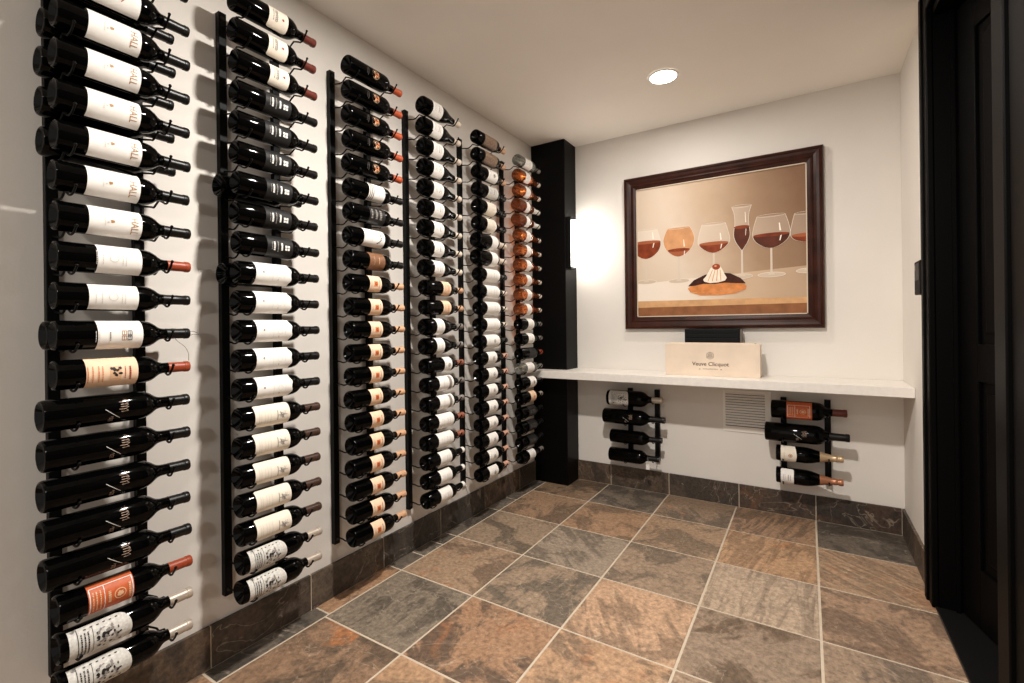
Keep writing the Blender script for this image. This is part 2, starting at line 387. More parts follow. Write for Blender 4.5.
for z0, z1 in ((0.02, 0.35), (0.45, 1.0), (1.05, 1.62), (1.64, 1.9), (2.02, DH - 0.01)):
    box(bm, -0.009, -0.006, -0.42, -0.414, z0, z1)
obj('edge_strip', bm, mat('brushed_steel_strip', (188, 184, 178), rough=0.25, metal=0.9), door, label='bright metal edge strip')
bm = bmesh.new(); box(bm, -0.012, -0.005, -0.70, -0.66, 0.93, 1.10, 0.003); obj('handle_plate', bm, M_STEEL, door)
bm = bmesh.new(); tube(bm, spline([(-0.012, -0.68, 1.03), (-0.04, -0.68, 1.03), (-0.052, -0.675, 1.03), (-0.054, -0.64, 1.03), (-0.054, -0.58, 1.028)]), 0.008, 10); obj('handle', bm, M_STEEL, door, True)

# black pillar in the far left corner
PX, PY = 0.2773, 3.0933
bm = bmesh.new(); box(bm, 0.0005, PX, PY, L - 0.0005, 0.0, H - 0.0005, 0.003)
o = obj('pillar', bm, mat('black_satin_paint', (5, 4, 4), rough=0.45, spec=0.12)); o['kind'] = 'structure'; o.name = 'trim_3'

# ================================================================== ceiling lamps
M_TRIM = mat('white_lamp_trim', (240, 236, 230), rough=0.45)
M_LENS = mat('lit_lamp_lens', (255, 250, 240), rough=0.5, emit=((1.0, 0.95, 0.88), 14.0))
for n, (x, y, pw) in enumerate(DOWNLIGHTS):
    lab = ['round recessed ceiling light above the framed picture end of room',
           'round recessed ceiling light over the middle of the slate floor', 'round recessed ceiling light nearest the camera'][n]
    t = thing('recessed_light', lab, 'ceiling light', (x, y, H), 0, 'recessed ceiling lights')
    bm = bmesh.new(); lathe(bm, [(-0.0005, 0.083), (-0.004, 0.082), (-0.006, 0.076), (-0.005, 0.066), (-0.0005, 0.064)], 40, 'Z'); obj('trim_ring', bm, M_TRIM, t, True)
    bm = bmesh.new(); lathe(bm, [(-0.0050, 0.074), (-0.0065, 0.05), (-0.007, 0.0)], 40, 'Z'); obj('lens', bm, M_LENS, t, True, label='glowing lens')
    ld = bpy.data.lights.new('lamp', 'AREA'); ld.shape = 'DISK'; ld.size = 0.12; ld.energy = pw; ld.color = LAMP_COL; ld.spread = math.radians(180)
    lo = bpy.data.objects.new('lamp', ld); C.objects.link(lo); lo.parent = t; lo.location = (0, 0, -0.010)

# wall sconce on the pillar
t = thing('wall_sconce', 'lit frosted wall sconce with black bracket on the black pillar', 'wall lamp', (PX, 3.165, 1.57))
SBX = 0.042
bm = bmesh.new(); box(bm, 0.0005, 0.014, -0.062, 0.05, 0.0, 0.372, 0.002); box(bm, 0.0005, SBX, -0.068, -0.0625, 0.0, 0.372, 0.001)
obj('back_plate', bm, M_STEEL, t)
bm = bmesh.new(); box(bm, 0.0145, 0.03, -0.05, 0.05, 0.0, 0.016, 0.002); box(bm, 0.0145, 0.03, -0.05, 0.05, 0.356, 0.372, 0.002)
obj('end_bracket', bm, M_STEEL, t)
bm = bmesh.new()
pr = []
for k in range(13):
    a = -PI / 2 + PI * k / 12; pr.append((0.016 + 0.074 * math.cos(a), 0.047 * math.sin(a)))
for (z0, z1) in ((0.022, 0.35),):
    lo_ = [bm.verts.new((x, y, z0)) for x, y in pr]; hi = [bm.verts.new((x, y, z1)) for x, y in pr]
    for k in range(12): bm.faces.new([lo_[k], lo_[k + 1], hi[k + 1], hi[k]])
    bm.faces.new(lo_[::-1]); bm.faces.new(hi); bm.faces.new([lo_[12], lo_[0], hi[0], hi[12]])
obj('shade', bm, mat('glowing_frosted_glass', (255, 250, 242), rough=0.5, emit=((1.0, 0.955, 0.89), SCONCE_STRENGTH)), t, label='glowing frosted glass shade')

# ================================================================== shelf
M_SHELF = mat('white_quartz_shelf', (232, 226, 218), rough=0.4, noise=(40, 0.04))
bm = bmesh.new(); SY = 2.955
pts = [(0.001, SY), (W - 0.001, SY), (W - 0.001, L - 0.001), (PX + 0.001, L - 0.001), (PX + 0.001, PY - 0.001), (0.001, PY - 0.001)]
lo_ = [bm.verts.new((x, y, 0.788)) for x, y in pts]; hi = [bm.verts.new((x, y, 0.838)) for x, y in pts]
for k in range(6): bm.faces.new([lo_[k], lo_[(k + 1) % 6], hi[(k + 1) % 6], hi[k]])
bm.faces.new(lo_[::-1]); bm.faces.new(hi)
bmesh.ops.bevel(bm, geom=list(bm.edges), offset=0.002, segments=2, affect='EDGES')
tag(obj('wall_shelf', bm, M_SHELF), 'long thick white shelf along the back wall under the picture', 'shelf')

# ================================================================== picture
P0 = Vector((0.660, L - 0.001, 1.128)); PW, PH = 1.18, 1.057
pic = thing('framed_picture', 'large dark wood framed painting of wine glasses above the shelf', 'picture', tuple(P0))
M_FRAME = mat('dark_mahogany', (50, 23, 14), rough=0.36, spec=0.2, noise=(14, 0.4))
bm = bmesh.new()
FW = 0.083
prof = [(0, 0.0), (0, 0.030), (0.006, 0.042), (0.016, 0.045), (0.022, 0.037), (0.036, 0.034), (0.050, 0.028), (0.058, 0.030), (0.066, 0.024), (0.078, 0.020), (FW, 0.018), (FW, 0.008)]
corners = [(0, 0, 1, 1), (PW, 0, -1, 1), (PW, PH, -1, -1), (0, PH, 1, -1)]
rings = [[bm.verts.new((cx + sx * i, -d, cz + sz * i)) for i, d in prof] for cx, cz, sx, sz in corners]
for q in range(4):
    A, B = rings[q], rings[(q + 1) % 4]
    for k in range(len(prof) - 1): bm.faces.new([A[k], B[k], B[k + 1], A[k + 1]])
bmesh.ops.recalc_face_normals(bm, faces=bm.faces)
obj('frame', bm, M_FRAME, pic)
bm = bmesh.new()
for q, (x0, x1, z0, z1) in enumerate(((FW - 0.001, PW - FW + 0.001, FW - 0.001, FW + 0.006), (FW - 0.001, PW - FW + 0.001, PH - FW - 0.006, PH - FW + 0.001), (FW - 0.001, FW + 0.006, FW, PH - FW), (PW - FW - 0.006, PW - FW + 0.001, FW, PH - FW))):
    box(bm, x0, x1, -0.0175, -0.010, z0, z1)
obj('inner_fillet', bm, mat('pale_linen_fillet', (206, 190, 168), rough=0.6), pic)

def canvas_material(name='painted_backdrop', lift=0.0, stops=((0.30, (214, 194, 172)), (1.38, (132, 100, 76)), (0.60, (220, 202, 182)), (0.85, (196, 170, 144)), (1.08, (164, 134, 107))), zf=0.25):
    m = bpy.data.materials.new(name); m.use_nodes = True; nt = m.node_tree; N = nt.nodes.new; K = nt.links.new
    b = nt.nodes['Principled BSDF']; b.inputs['Roughness'].default_value = 0.55; b.inputs['Specular IOR Level'].default_value = 0.15
    tc = N('ShaderNodeTexCoord'); sx = N('ShaderNodeSeparateXYZ'); K(tc.outputs['Object'], sx.inputs[0])
    nz = N('ShaderNodeTexNoise'); nz.inputs['Scale'].default_value = 5; nz.inputs['Detail'].default_value = 6; K(tc.outputs['Object'], nz.inputs['Vector'])
    a = N('ShaderNodeMath'); a.operation = 'MULTIPLY_ADD'; a.inputs[1].default_value = 0.22; K(nz.outputs['Fac'], a.inputs[0]); K(sx.outputs['X'], a.inputs[2])
    z2 = N('ShaderNodeMath'); z2.operation = 'MULTIPLY_ADD'; z2.inputs[1].default_value = zf; K(sx.outputs['Z'], z2.inputs[0]); K(a.outputs[0], z2.inputs[2])
    sc = N('ShaderNodeMath'); sc.operation = 'DIVIDE'; sc.inputs[1].default_value = 1.6; K(z2.outputs[0], sc.inputs[0])
    r = N('ShaderNodeValToRGB'); K(sc.outputs[0], r.inputs['Fac'])
    e = r.color_ramp.elements
    up = lambda c: (*lin([min(255, v + lift * (255 - v)) for v in c]), 1)
    st = sorted(stops)
    e[0].position = st[0][0] / 1.6; e[0].color = up(st[0][1]); e[1].position = st[-1][0] / 1.6; e[1].color = up(st[-1][1])
    for p, col in st[1:-1]:
        q = e.new(p / 1.6); q.color = up(col)
    K(r.outputs['Color'], b.inputs['Base Color'])
    return m
CANV = [canvas_material()]
CANV.append(canvas_material('painted_glass', 0.22)); c_glass = 1
CANV.append(canvas_material('painted_table', 0.0, ((0.2, (238, 226, 212)), (1.3, (176, 148, 122)), (0.55, (232, 216, 198)), (0.85, (206, 178, 150))), 0.0)); c_table = 2
def ink(n, c, noise=None): 
    CANV.append(mat('paint_' + n, c, rough=0.55, spec=0.15, noise=noise)); return len(CANV) - 1
c_edge = ink('table_edge', (206, 160, 114), (20, 0.12)); c_low = ink('table_front', (140, 92, 60), (16, 0.2))
c_wine = ink('wine', (128, 56, 28), (20, 0.35)); c_wl = ink('wine_surface', (164, 92, 58)); c_amber = ink('amber', (208, 152, 106), (18, 0.14))
c_hi = ink('highlight', (246, 236, 222)); c_stem = ink('stem', (214, 198, 180)); c_choc = ink('chocolate', (62, 30, 20), (30, 0.4)); c_past = ink('pastry', (212, 134, 76), (26, 0.2))
c_crm = ink('cream', (246, 230, 210), (40, 0.08)); c_cher = ink('cherry', (156, 66, 38)); c_sh = ink('table_shade', (190, 152, 120), (10, 0.1)); c_dk = ink('dark_wine', (84, 40, 25), (16, 0.3)); c_rim = ink('rim', (232, 220, 204)); c_foot = ink('foot', (206, 186, 164))
bm = bmesh.new(); CX, CZ = PW / 2 - 0.004, PH / 2 + 0.001
lay = [0]
XMAX = PW / 2 - FW - 0.006; ZMAX = PH / 2 - FW - 0.006
def poly(pts, mi):
    lay[0] += 1; y = -0.0102 - lay[0] * 0.00004
    vs = []
    for x, z in pts:
        vs.append(bm.verts.new((PW / 2 + max(-XMAX, min(XMAX, x)), y, PH / 2 + max(-ZMAX, min(ZMAX, z)))))
    try:
        f = bm.faces.new(vs); f.material_index = mi
    except ValueError: pass
def ell(cx, cz, rx, rz, mi, n=24): poly([(cx + rx * math.cos(2 * PI * k / n), cz + rz * math.sin(2 * PI * k / n)) for k in range(n)], mi)
def rng(cx, cz, rx, rz, w, mi, n=28):
    for k in range(n):
        a, b_ = 2 * PI * k / n, 2 * PI * (k + 1) / n
        poly([(cx + rx * math.cos(a), cz + rz * math.sin(a)), (cx + rx * math.cos(b_), cz + rz * math.sin(b_)), (cx + (rx - w) * math.cos(b_), cz + (rz - w) * math.sin(b_)), (cx + (rx - w) * math.cos(a), cz + (rz - w) * math.sin(a))], mi); lay[0] -= 1
    lay[0] += 1
box(bm, FW - 0.004, PW - FW + 0.004, -0.010, -0.004, FW - 0.004, PH - FW + 0.004)
poly([(-.6, -.215), (.6, -.160), (.6, -.36), (-.6, -.34)], c_table)
poly([(-.6, -.335), (.6, -.345), (.6, -.388), (-.6, -.385)], c_edge)
poly([(-.6, -.380), (.6, -.380), (.6, -.6), (-.6, -.6)], c_low)
def bowl(cx, keys, lvl=None):
    """keys: (z, half width) from the rim down; smooth outline"""
    ks = spline([(k[1], 0, k[0]) for k in keys], 7)
    ks = [(v.x, v.z) for v in ks]
    if lvl is not None: ks = [k for k in ks if k[1] <= lvl]
    return [(cx + w, z) for w, z in ks] + [(cx - w, z) for w, z in ks[::-1]]
def wine_glass(cx, keys, lvl, foot, body=c_glass, wine=c_wine, surf=c_wl):
    bot = keys[-1][0]
    ell(cx, foot[0], foot[1], 0.016, c_foot); rng(cx, foot[0], foot[1], 0.016, 0.003, c_rim)
    poly([(cx - 0.0055, bot + 0.01), (cx + 0.0055, bot + 0.01), (cx + 0.006, foot[0] + 0.02), (cx + 0.02, foot[0]), (cx - 0.02, foot[0]), (cx - 0.006, foot[0] + 0.02)], c_stem)
    b = bowl(cx, keys); poly(b, body)
    n = len(b) // 2
    for side in (b[:n], b[n:]):                                    # pale outline of the glass
        for p, q in zip(side, side[1:]):
            s = -1 if p[0] > cx else 1
            poly([p, q, (q[0] + s * 0.0022, q[1]), (p[0] + s * 0.0022, p[1])], c_rim); lay[0] -= 1
    lay[0] += 1
    w = bowl(cx, keys, lvl); poly([(x + (0.003 if x < cx else -0.003), z) for x, z in w], wine)
    hw = max(x for x, z in w) - cx - 0.003
    ell(cx, lvl, hw, 0.011, surf)
    rng(cx, keys[0][0], keys[0][1], 0.009, 0.0018, c_rim)
    h = keys[0][0] - bot
    poly([(cx + hw * .45, lvl + .1 * h), (cx + hw * .55, lvl + .1 * h), (cx + hw * .48, lvl + .34 * h), (cx + hw * .42, lvl + .34 * h)], c_hi)
    poly([(cx + hw * .5, lvl - .05 * h), (cx + hw * .58, lvl - .04 * h), (cx + hw * .5, lvl - .2 * h), (cx + hw * .44, lvl - .2 * h)], c_hi)
wine_glass(-.442, [(.155, .078), (.10, .094), (.05, .102), (.005, .085), (-.03, .045), (-.042, .010)], .072, (-.203, .07), wine=c_wine)
wine_glass(-.224, [(.149, .074), (.11, .092), (.065, .102), (.01, .085), (-.03, .044), (-.044, .010)], .000, (-.208, .069), body=c_amber, wine=c_wl, surf=c_wine)
wine_glass(-.006, [(.147, .072), (.09, .088), (.035, .097), (.0, .078), (-.028, .042), (-.039, .010)], .022, (-.205, .06))
wine_glass(.320, [(.159, .077), (.10, .094), (.045, .102), (.005, .086), (-.028, .044), (-.039, .010)], .042, (-.202, .075), wine=c_dk, surf=c_wine)
wine_glass(.508, [(.151, .066), (.09, .080), (.03, .088), (.0, .07), (-.015, .035), (-.02, .010)], .022, (-.190, .06))
wine_glass(.159, [(.238, .057), (.19, .043), (.133, .040), (.09, .046), (.05, .047), (.01, .034), (-.02, .016), (-.035, .007)], .107, (-.202, .06), wine=c_dk, surf=c_wine)
# cream topped pastry
poly([(-.168, -.262), (-.15, -.29), (-.09, -.311), (.03, -.314), (.12, -.306), (.176, -.284), (.183, -.262), (.15, -.236), (0, -.225), (-.13, -.235)], c_past)
for k in range(7): poly([(-.15 + k * .045, -.285 - .006 * math.sin(k)), (-.11 + k * .045, -.290), (-.108 + k * .045, -.294), (-.15 + k * .045, -.290)], c_amber)
poly([(-.166, -.248), (-.13, -.21), (-.06, -.178), (.01, -.168), (.09, -.178), (.15, -.212), (.178, -.246), (.12, -.243), (.06, -.236), (0, -.241), (-.07, -.236), (-.12, -.246)], c_choc)
poly([(-.072, -.208), (-.055, -.19), (-.04, -.165), (-.028, -.14), (0, -.118), (.03, -.122), (.044, -.15), (.056, -.178), (.07, -.205), (.06, -.222), (.02, -.232), (-.03, -.234), (-.066, -.222)], c_crm)
for k in range(4): poly([(-.045 + k * .026, -.222), (-.04 + k * .026, -.222), (-.012 + k * .015, -.15), (-.016 + k * .015, -.15)], c_amber)
ell(.008, -.131, .024, .019, c_cher); ell(.004, -.126, .008, .006, c_amber)
obj('canvas', bm, CANV, pic, label='painting of a row of wine glasses')

# ================================================================== crate and case on the shelf
BX0, BX1, BYF, BZ0, BH = 0.978, 1.517, 3.085, 0.8385, 0.198
crate = thing('wooden_crate', 'pale wooden wine crate with printed emblem standing on the shelf', 'crate', (BX0, BYF, BZ0))
M_PINE = mat('pale_pine', (226, 207, 186), rough=0.6, noise=(7, 0.07), bump=0.1, bscale=60)
BWd = BX1 - BX0; BD = 0.105
bm = bmesh.new(); box(bm, 0, BWd, 0, 0.009, 0, BH, 0.001); obj('front_panel', bm, M_PINE, crate)
bm = bmesh.new(); box(bm, 0, BWd, BD - 0.009, BD, 0, BH, 0.001); obj('back_panel', bm, M_PINE, crate)
for x in (0.0005, BWd - 0.0125):
    bm = bmesh.new(); box(bm, x, x + 0.012, 0.0092, BD - 0.0092, 0.0, BH - 0.004, 0.001); obj('end_panel', bm, M_PINE, crate)
bm = bmesh.new(); box(bm, 0.013, BWd - 0.013, 0.0092, BD - 0.0092, 0.0, 0.008); obj('bottom_panel', bm, M_PINE, crate)
bm = bmesh.new(); box(bm, 0.03, BWd - 0.03, 0.0092, BD - 0.0092, BH - 0.004, BH + 0.004, 0.001); obj('sliding_lid', bm, M_PINE, crate)
bm = bmesh.new()
def flat(polys, ox, oz, y=-0.0006):
    for p in polys:
        try: bm.faces.new([bm.verts.new((ox + x, y, oz + z)) for x, z in p])
        except ValueError: pass
tx = BWd / 2 - 0.002
flat(text_polys('Veuve Clicquot', 0.0335), tx, 0.073); flat(text_polys('Veuve Clicquot', 0.0335), tx + 0.0011, 0.0736, -0.0008)
flat(text_polys('PONSARDIN', 0.0095, w=1.6), tx, 0.043)
def seg(x0, z0, x1, z1, w=0.002):
    d = Vector((x1 - x0, z1 - z0)).normalized() * w / 2; n = (-d.y, d.x)
    flat([[(x0 + n[0], z0 + n[1]), (x1 + n[0], z1 + n[1]), (x1 - n[0], z1 - n[1]), (x0 - n[0], z0 - n[1])]], tx, 0.126)
for r in (0.022, 0.012):
    for k in range(6):
        a, b_ = PI / 2 + k * PI / 3, PI / 2 + (k + 1) * PI / 3
        seg(r * math.cos(a), r * math.sin(a), r * math.cos(b_), r * math.sin(b_))
for k in range(3): seg(-0.012 * math.cos(PI/2 + k * PI / 3), -0.012 * math.sin(PI/2 + k * PI / 3), 0.012 * math.cos(PI/2 + k * PI / 3), 0.012 * math.sin(PI/2 + k * PI / 3), 0.0016)
seg(0, 0.012, 0, 0.022); seg(-0.010, -0.006, -0.019, -0.011); seg(0.010, -0.006, 0.019, -0.011)
for x in (-0.06, 0.062): seg(x - .004, -0.084, x + .004, -0.084, 0.004)
obj('printed_emblem', bm, I_BLACK if False else mat('brown_stamp_ink', (84, 66, 52), rough=0.7), crate, label='dark stamped emblem and lettering')

case = thing('black_case', 'slim black ridged case standing behind the pale wooden crate', 'case', (1.075, 3.196, 0.8385))
bm = bmesh.new(); box(bm, 0, 0.325, 0, 0.05, 0, 0.288, 0.003)
for k in range(5): box(bm, 0.004, 0.316, -0.003, 0.002, 0.150 + k * 0.028, 0.172 + k * 0.028, 0.0015)
obj('body', bm, mat('black_ridged_plastic', (9, 10, 11), rough=0.5, spec=0.15), case)
bm = bmesh.new(); box(bm, 0.325, 0.337, 0.002, 0.048, 0, 0.284, 0.002); obj('side_edge', bm, mat('grey_case_edge', (92, 84, 76), rough=0.5), case, label='greyish side edge')

# ================================================================== air vent, card reader, switch
vent = thing('air_vent', 'white louvred air return grille low on the back wall', 'vent', (1.288, L - 0.0005, 0.474))
VW, VH = 0.272, 0.262
bm = bmesh.new()
M_VENT = mat('white_vent_enamel', (238, 232, 224), rough=0.5)
box(bm, 0, VW, -0.006, 0, 0, 0.034, 0.001); box(bm, 0, VW, -0.006, 0, VH - 0.012, VH, 0.001); box(bm, 0, 0.014, -0.006, 0, 0.034, VH - 0.012, 0.001); box(bm, VW - 0.034, VW, -0.006, 0, 0.034, VH - 0.012, 0.001)
obj('frame', bm, M_VENT, vent)
bm = bmesh.new(); box(bm, 0.014, VW - 0.034, -0.0012, -0.0002, 0.034, VH - 0.012); obj('backing', bm, mat('painted_vent_shade', (40, 36, 33), rough=0.9), vent, label='dark sheet for the shade behind slats')  # flat dark sheet on the wall, shade between the slats put into its colour
for k in range(13):
    bm = bmesh.new(); z = 0.0405 + k * 0.0165
    v = [bm.verts.new(p) for p in ((0.014, -0.0015, z + 0.010), (VW - 0.034, -0.0015, z + 0.010), (VW - 0.034, -0.0085, z - 0.001), (0.014, -0.0085, z - 0.001),
                                   (0.014, -0.0015, z + 0.0115), (VW - 0.034, -0.0015, z + 0.0115), (VW - 0.034, -0.0085, z + 0.0005), (0.014, -0.0085, z + 0.0005))]
    for q in ((0, 1, 2, 3), (7, 6, 5, 4), (0, 4, 5, 1), (3, 2, 6, 7), (0, 3, 7, 4), (1, 5, 6, 2)): bm.faces.new([v[i] for i in q])
    obj('slat', bm, M_VENT, vent)

cr = thing('thermostat', 'small dark wall controller beside the black door frame', 'thermostat', (W, 2.608, 1.275))
bm = bmesh.new(); box(bm, -0.034, -0.0005, 0, 0.115, 0, 0.145, 0.004); obj('body', bm, mat('dark_bronze_plastic', (26, 21, 19), rough=0.6, spec=0.08), cr)
bm = bmesh.new(); box(bm, -0.0352, -0.034, 0.012, 0.103, 0.062, 0.135, 0.0005); obj('screen', bm, mat('dim_screen', (20, 18, 18), rough=0.4, spec=0.1), cr)
bm = bmesh.new(); box(bm, -0.0362, -0.0352, 0.085, 0.10, 0.108, 0.128, 0.0003); obj('indicator', bm, mat('indicator_grey', (150, 140, 128), rough=0.4), cr, label='small pale indicator')
sw = thing('light_switch', 'small pale switch plate on right wall below the controller', 'light switch', (W, 2.645, 0.985))
bm = bmesh.new(); box(bm, -0.005, -0.0005, -0.015, 0.06, 0, 0.118, 0.0015); obj('plate', bm, mat('ivory_plastic', (216, 206, 194), rough=0.4), sw)
bm = bmesh.new(); box(bm, -0.012, -0.005, 0.014, 0.03, 0.04, 0.078, 0.001); obj('toggle', bm, mat('brown_toggle', (150, 118, 96), rough=0.5), sw, label='brown toggle')

# ================================================================== bottles
PROF = {
 'bordeaux': [(.026,0),(.021,.011),(.009,.025),(.002,.0305),(0,.0325),(.0015,.0358),(.006,.038),(.182,.038),(.192,.0374),(.203,.0348),(.213,.0296),(.221,.0232),(.228,.0180),(.236,.0154),(.250,.0146),(.292,.0140),(.2935,.0152),(.3035,.0152),(.306,.0138),(.306,0)],
 'burgundy': [(.028,0),(.022,.012),(.009,.027),(.002,.033),(0,.0345),(.0015,.0385),(.006,.041),(.125,.041),(.140,.0402),(.158,.0374),(.176,.0324),(.194,.0262),(.212,.0208),(.230,.0172),(.250,.0150),(.290,.0141),(.2915,.0154),(.300,.0154),(.303,.0138),(.303,0)],
 'champagne': [(.032,0),(.024,.014),(.010,.030),(.002,.0365),(0,.038),(.0015,.042),(.007,.0440),(.130,.0440),(.148,.0430),(.166,.0402),(.186,.0350),(.206,.0284),(.228,.0222),(.250,.0182),(.268,.0163),(.272,.0172),(.282,.0172),(.285,.0150),(.289,.0150),(.294,.0180),(.304,.0180),(.309,.0150),(.310,0)],
}
def prof_of(shape, rs, ys): return [(a * ys, r * rs) for a, r in PROF[shape]]
def rad(shape, rs, ys, y):
    P = [(a, r) for a, r in prof_of(shape, rs, ys)[6:]]
    for (a, r), (b_, q) in zip(P, P[1:]):
        if a <= y <= b_ and b_ > a: return r + (q - r) * (y - a) / (b_ - a)
    return P[-1][1]
CACHE = {}
def body_mesh(shape, rs, ys, m):
    k = ('b', shape, rs, ys, m.name)
    if k not in CACHE:
        bm = bmesh.new(); lathe(bm, prof_of(shape, rs, ys), 40); CACHE[k] = mesh('bottle_body', bm, m, True)
    return CACHE[k]
def capsule_mesh(shape, rs, ys, m, y0):
    k = ('c', shape, rs, ys, m.name, y0)
    if k not in CACHE:
        bm = bmesh.new(); e = 0.0006; yt = PROF[shape][-1][0] * ys
        pr = [(y0, rad(shape, rs, ys, y0) + 0.0001), (y0, rad(shape, rs, ys, y0) + e)]
        pr += [(a, r + e) for a, r in prof_of(shape, rs, ys)[7:-2] if a > y0 + 0.002] 
        a, r = prof_of(shape, rs, ys)[-2]
        pr += [(yt + e, r + e * .2), (yt + e, 0)]
        lathe(bm, pr, 28); CACHE[k] = mesh('capsule', bm, m, True)
    return CACHE[k]
def label_mesh(R, y0, y1, ang, m, edge):
    k = ('l', R, y0, y1, ang, m.name, edge)
    if k not in CACHE:
        bm = bmesh.new(); n = 28; e = 0.0007; cols = []
        for i in range(n + 1):
            t = -1 + 2 * i / n; a = ang * t
            ya, yb = y0, y1
            if edge == 'round': yb = y1 - 0.030 * (1 - math.sqrt(max(0, 1 - t * t))); ya = y0
            if edge == 'corners':
                q = max(0, abs(t) - 0.8) / 0.2; yb = y1 - 0.012 * (1 - math.sqrt(max(0, 1 - q * q))); ya = y0 + 0.008 * (1 - math.sqrt(max(0, 1 - q * q)))
            if edge == 'wavy': yb = y1 - 0.005 * (0.5 + 0.5 * math.cos(t * PI * 3.0)) - 0.006 * abs(t)
            if edge == 'shield': yb = y1 - 0.010 * abs(t) ** 1.2
            cols.append([bm.verts.new(((R + e) * math.cos(a), ya + (yb - ya) * s / 4, (R + e) * math.sin(a))) for s in range(5)])
        for A, B in zip(cols, cols[1:]):
            for s in range(4): bm.faces.new([A[s], A[s + 1], B[s + 1], B[s]][::-1])
        bm.normal_update()
        if bm.faces[:][0].normal.x < 0 and False: pass
        bmesh.ops.recalc_face_normals(bm, faces=bm.faces)
        if sum(f.normal.x for f in bm.faces) < 0: bmesh.ops.reverse_faces(bm, faces=bm.faces)
        CACHE[k] = mesh('label', bm, m, True)
    return CACHE[k]

# --- printing on labels: polygons in (y along the bottle, s around it), given as (material, polygon)
def bar(mi, y0, y1, s0, s1, n=6):
    return [(mi, [(y0, s0 + (s1 - s0) * k / n), (y1, s0 + (s1 - s0) * k / n), (y1, s0 + (s1 - s0) * (k + 1) / n), (y0, s0 + (s1 - s0) * (k + 1) / n)]) for k in range(n)]
def dashes(mi, y, h, s0, s1, rn, gap=0.0012):
    out = []; s = s0
    while s < s1:
        d = rn.uniform(0.0018, 0.006); out += bar(mi, y, y + h, s, min(s + d, s1), 1); s += d + gap
    return out
def disc(mi, y, s, ry, rs_, n=14):
    return [(mi, [(y + ry * math.cos(2 * PI * k / n), s + rs_ * math.sin(2 * PI * k / n)) for k in range(n)])]
def ring2(mi, y, s, r, w, n=20):
    return [(mi, [(y + q * math.cos(a), s + q * math.sin(a)) for q, a in ((r, 2*PI*k/n), (r, 2*PI*(k+1)/n), (r - w, 2*PI*(k+1)/n), (r - w, 2*PI*k/n))]) for k in range(n)]
def blot(mi, y, s, ry, rs_, rn, n=16):
    return [(mi, [(y + ry * q * math.cos(2 * PI * k / n), s + rs_ * q * math.sin(2 * PI * k / n)) for k, q in [(k, rn.uniform(0.55, 1.0)) for k in range(n)]])]
def lettering(mi, s, size, y, shear=0, w=1.0, s_off=0):
    return [(mi, [(y + ty, s_off - tx_) for tx_, ty in p]) for p in text_polys(s, size, shear, w)]
def stroke(mi, pts, w):
    out = []
    fine = []
    for (a, b_), (c, d) in zip(pts, pts[1:]):
        m = max(1, int(abs(d - b_) / 0.004)); fine += [(a + (c - a) * t / m, b_ + (d - b_) * t / m) for t in range(m)]
    fine.append(pts[-1])
    for (a, b_), (c, d) in zip(fine, fine[1:]):
        v = Vector((c - a, d - b_)); 
        if v.length < 1e-7: continue
        n = Vector((-v.y, v.x)).normalized() * w / 2
        out.append((mi, [(a + n.x, b_ + n.y), (c + n.x, d + n.y), (c - n.x, d - n.y), (a - n.x, b_ - n.y)]))
    return out
def frame4(mi, y0, y1, s, w):
    return bar(mi, y0, y0 + w, -s, s) + bar(mi, y1 - w, y1, -s, s) + bar(mi, y0, y1, -s, -s + w, 1) + bar(mi, y0, y1, s - w, s, 1)

def print_mesh(key, R, polys, mats, lift=0.0014):
    if key in CACHE: return CACHE[key]
    bm = bmesh.new()
    for n, (mi, p) in enumerate(polys):
        r = R + lift + 0.00025 * mi
        try:
            f = bm.faces.new([bm.verts.new((r * math.cos(s / R), y, r * math.sin(s / R))) for y, s in p]); f.material_index = mi
        except ValueError: pass
    for f in bm.faces:
        f.normal_update()
        if f.normal.x < 0: f.normal_flip()
    CACHE[key] = mesh('label_print', bm, mats); return CACHE[key]

R0 = 0.038
def P_hall():
    rn = random.Random(1); q = lettering(0, 'HALL', 0.024, 0.156, 0, 0.80, -0.006)
    q += blot(0, 0.108, 0.0, 0.006, 0.005, rn) + blot(1, 0.099, -0.003, 0.003, 0.003, rn) + dashes(1, 0.092, 0.0014, -0.012, 0.012, rn)
    return q, [I_GOLD, I_LGREY]
def P_red():
    rn = random.Random(2); q = stroke(0, [(0.14, .02), (.12, .008), (.128, -.004), (.102, -.012)], .0025) + stroke(0, [(0.15, .0), (.136, -.012), (.13, -.02)], .002) + dashes(1, 0.085, 0.0016, -0.018, 0.018, rn) + dashes(1, 0.078, 0.0012, -0.014, 0.014, rn)
    return q, [I_RED, I_LGREY]
def P_sub():
    rn = random.Random(3); q = []
    for y in (0.075, 0.088, 0.13, 0.137): q += dashes(0, y, 0.0016, -0.018, 0.018, rn)
    q += ring2(0, 0.112, 0, 0.010, 0.0012)
    return q, [I_LGREY]
def P_square():
    rn = random.Random(4); q = []
    for a, b_ in ((0, 0), (0, 1), (1, 0), (1, 1)):
        y, s = 0.130 + a * 0.0125, -0.0125 + b_ * 0.0135
        q += bar(a, y, y + 0.0105, s, s + 0.0015, 1) + bar(a, y, y + 0.0105, s + 0.0105, s + 0.012, 1) + bar(a, y, y + 0.0015, s, s + 0.012, 1) + bar(a, y + 0.009, y + 0.0105, s, s + 0.012, 1) + bar(a, y + 0.0045, y + 0.006, s, s + 0.012, 1)
    q += lettering(2, '2012', 0.010, 0.108) if False else dashes(2, 0.104, 0.003, -0.013, 0.010, rn)
    for y in (0.075, 0.082): q += dashes(3, y, 0.0014, -0.016, 0.012, rn)
    return q, [I_GOLD, I_BLACK, I_GREY, I_LGREY]
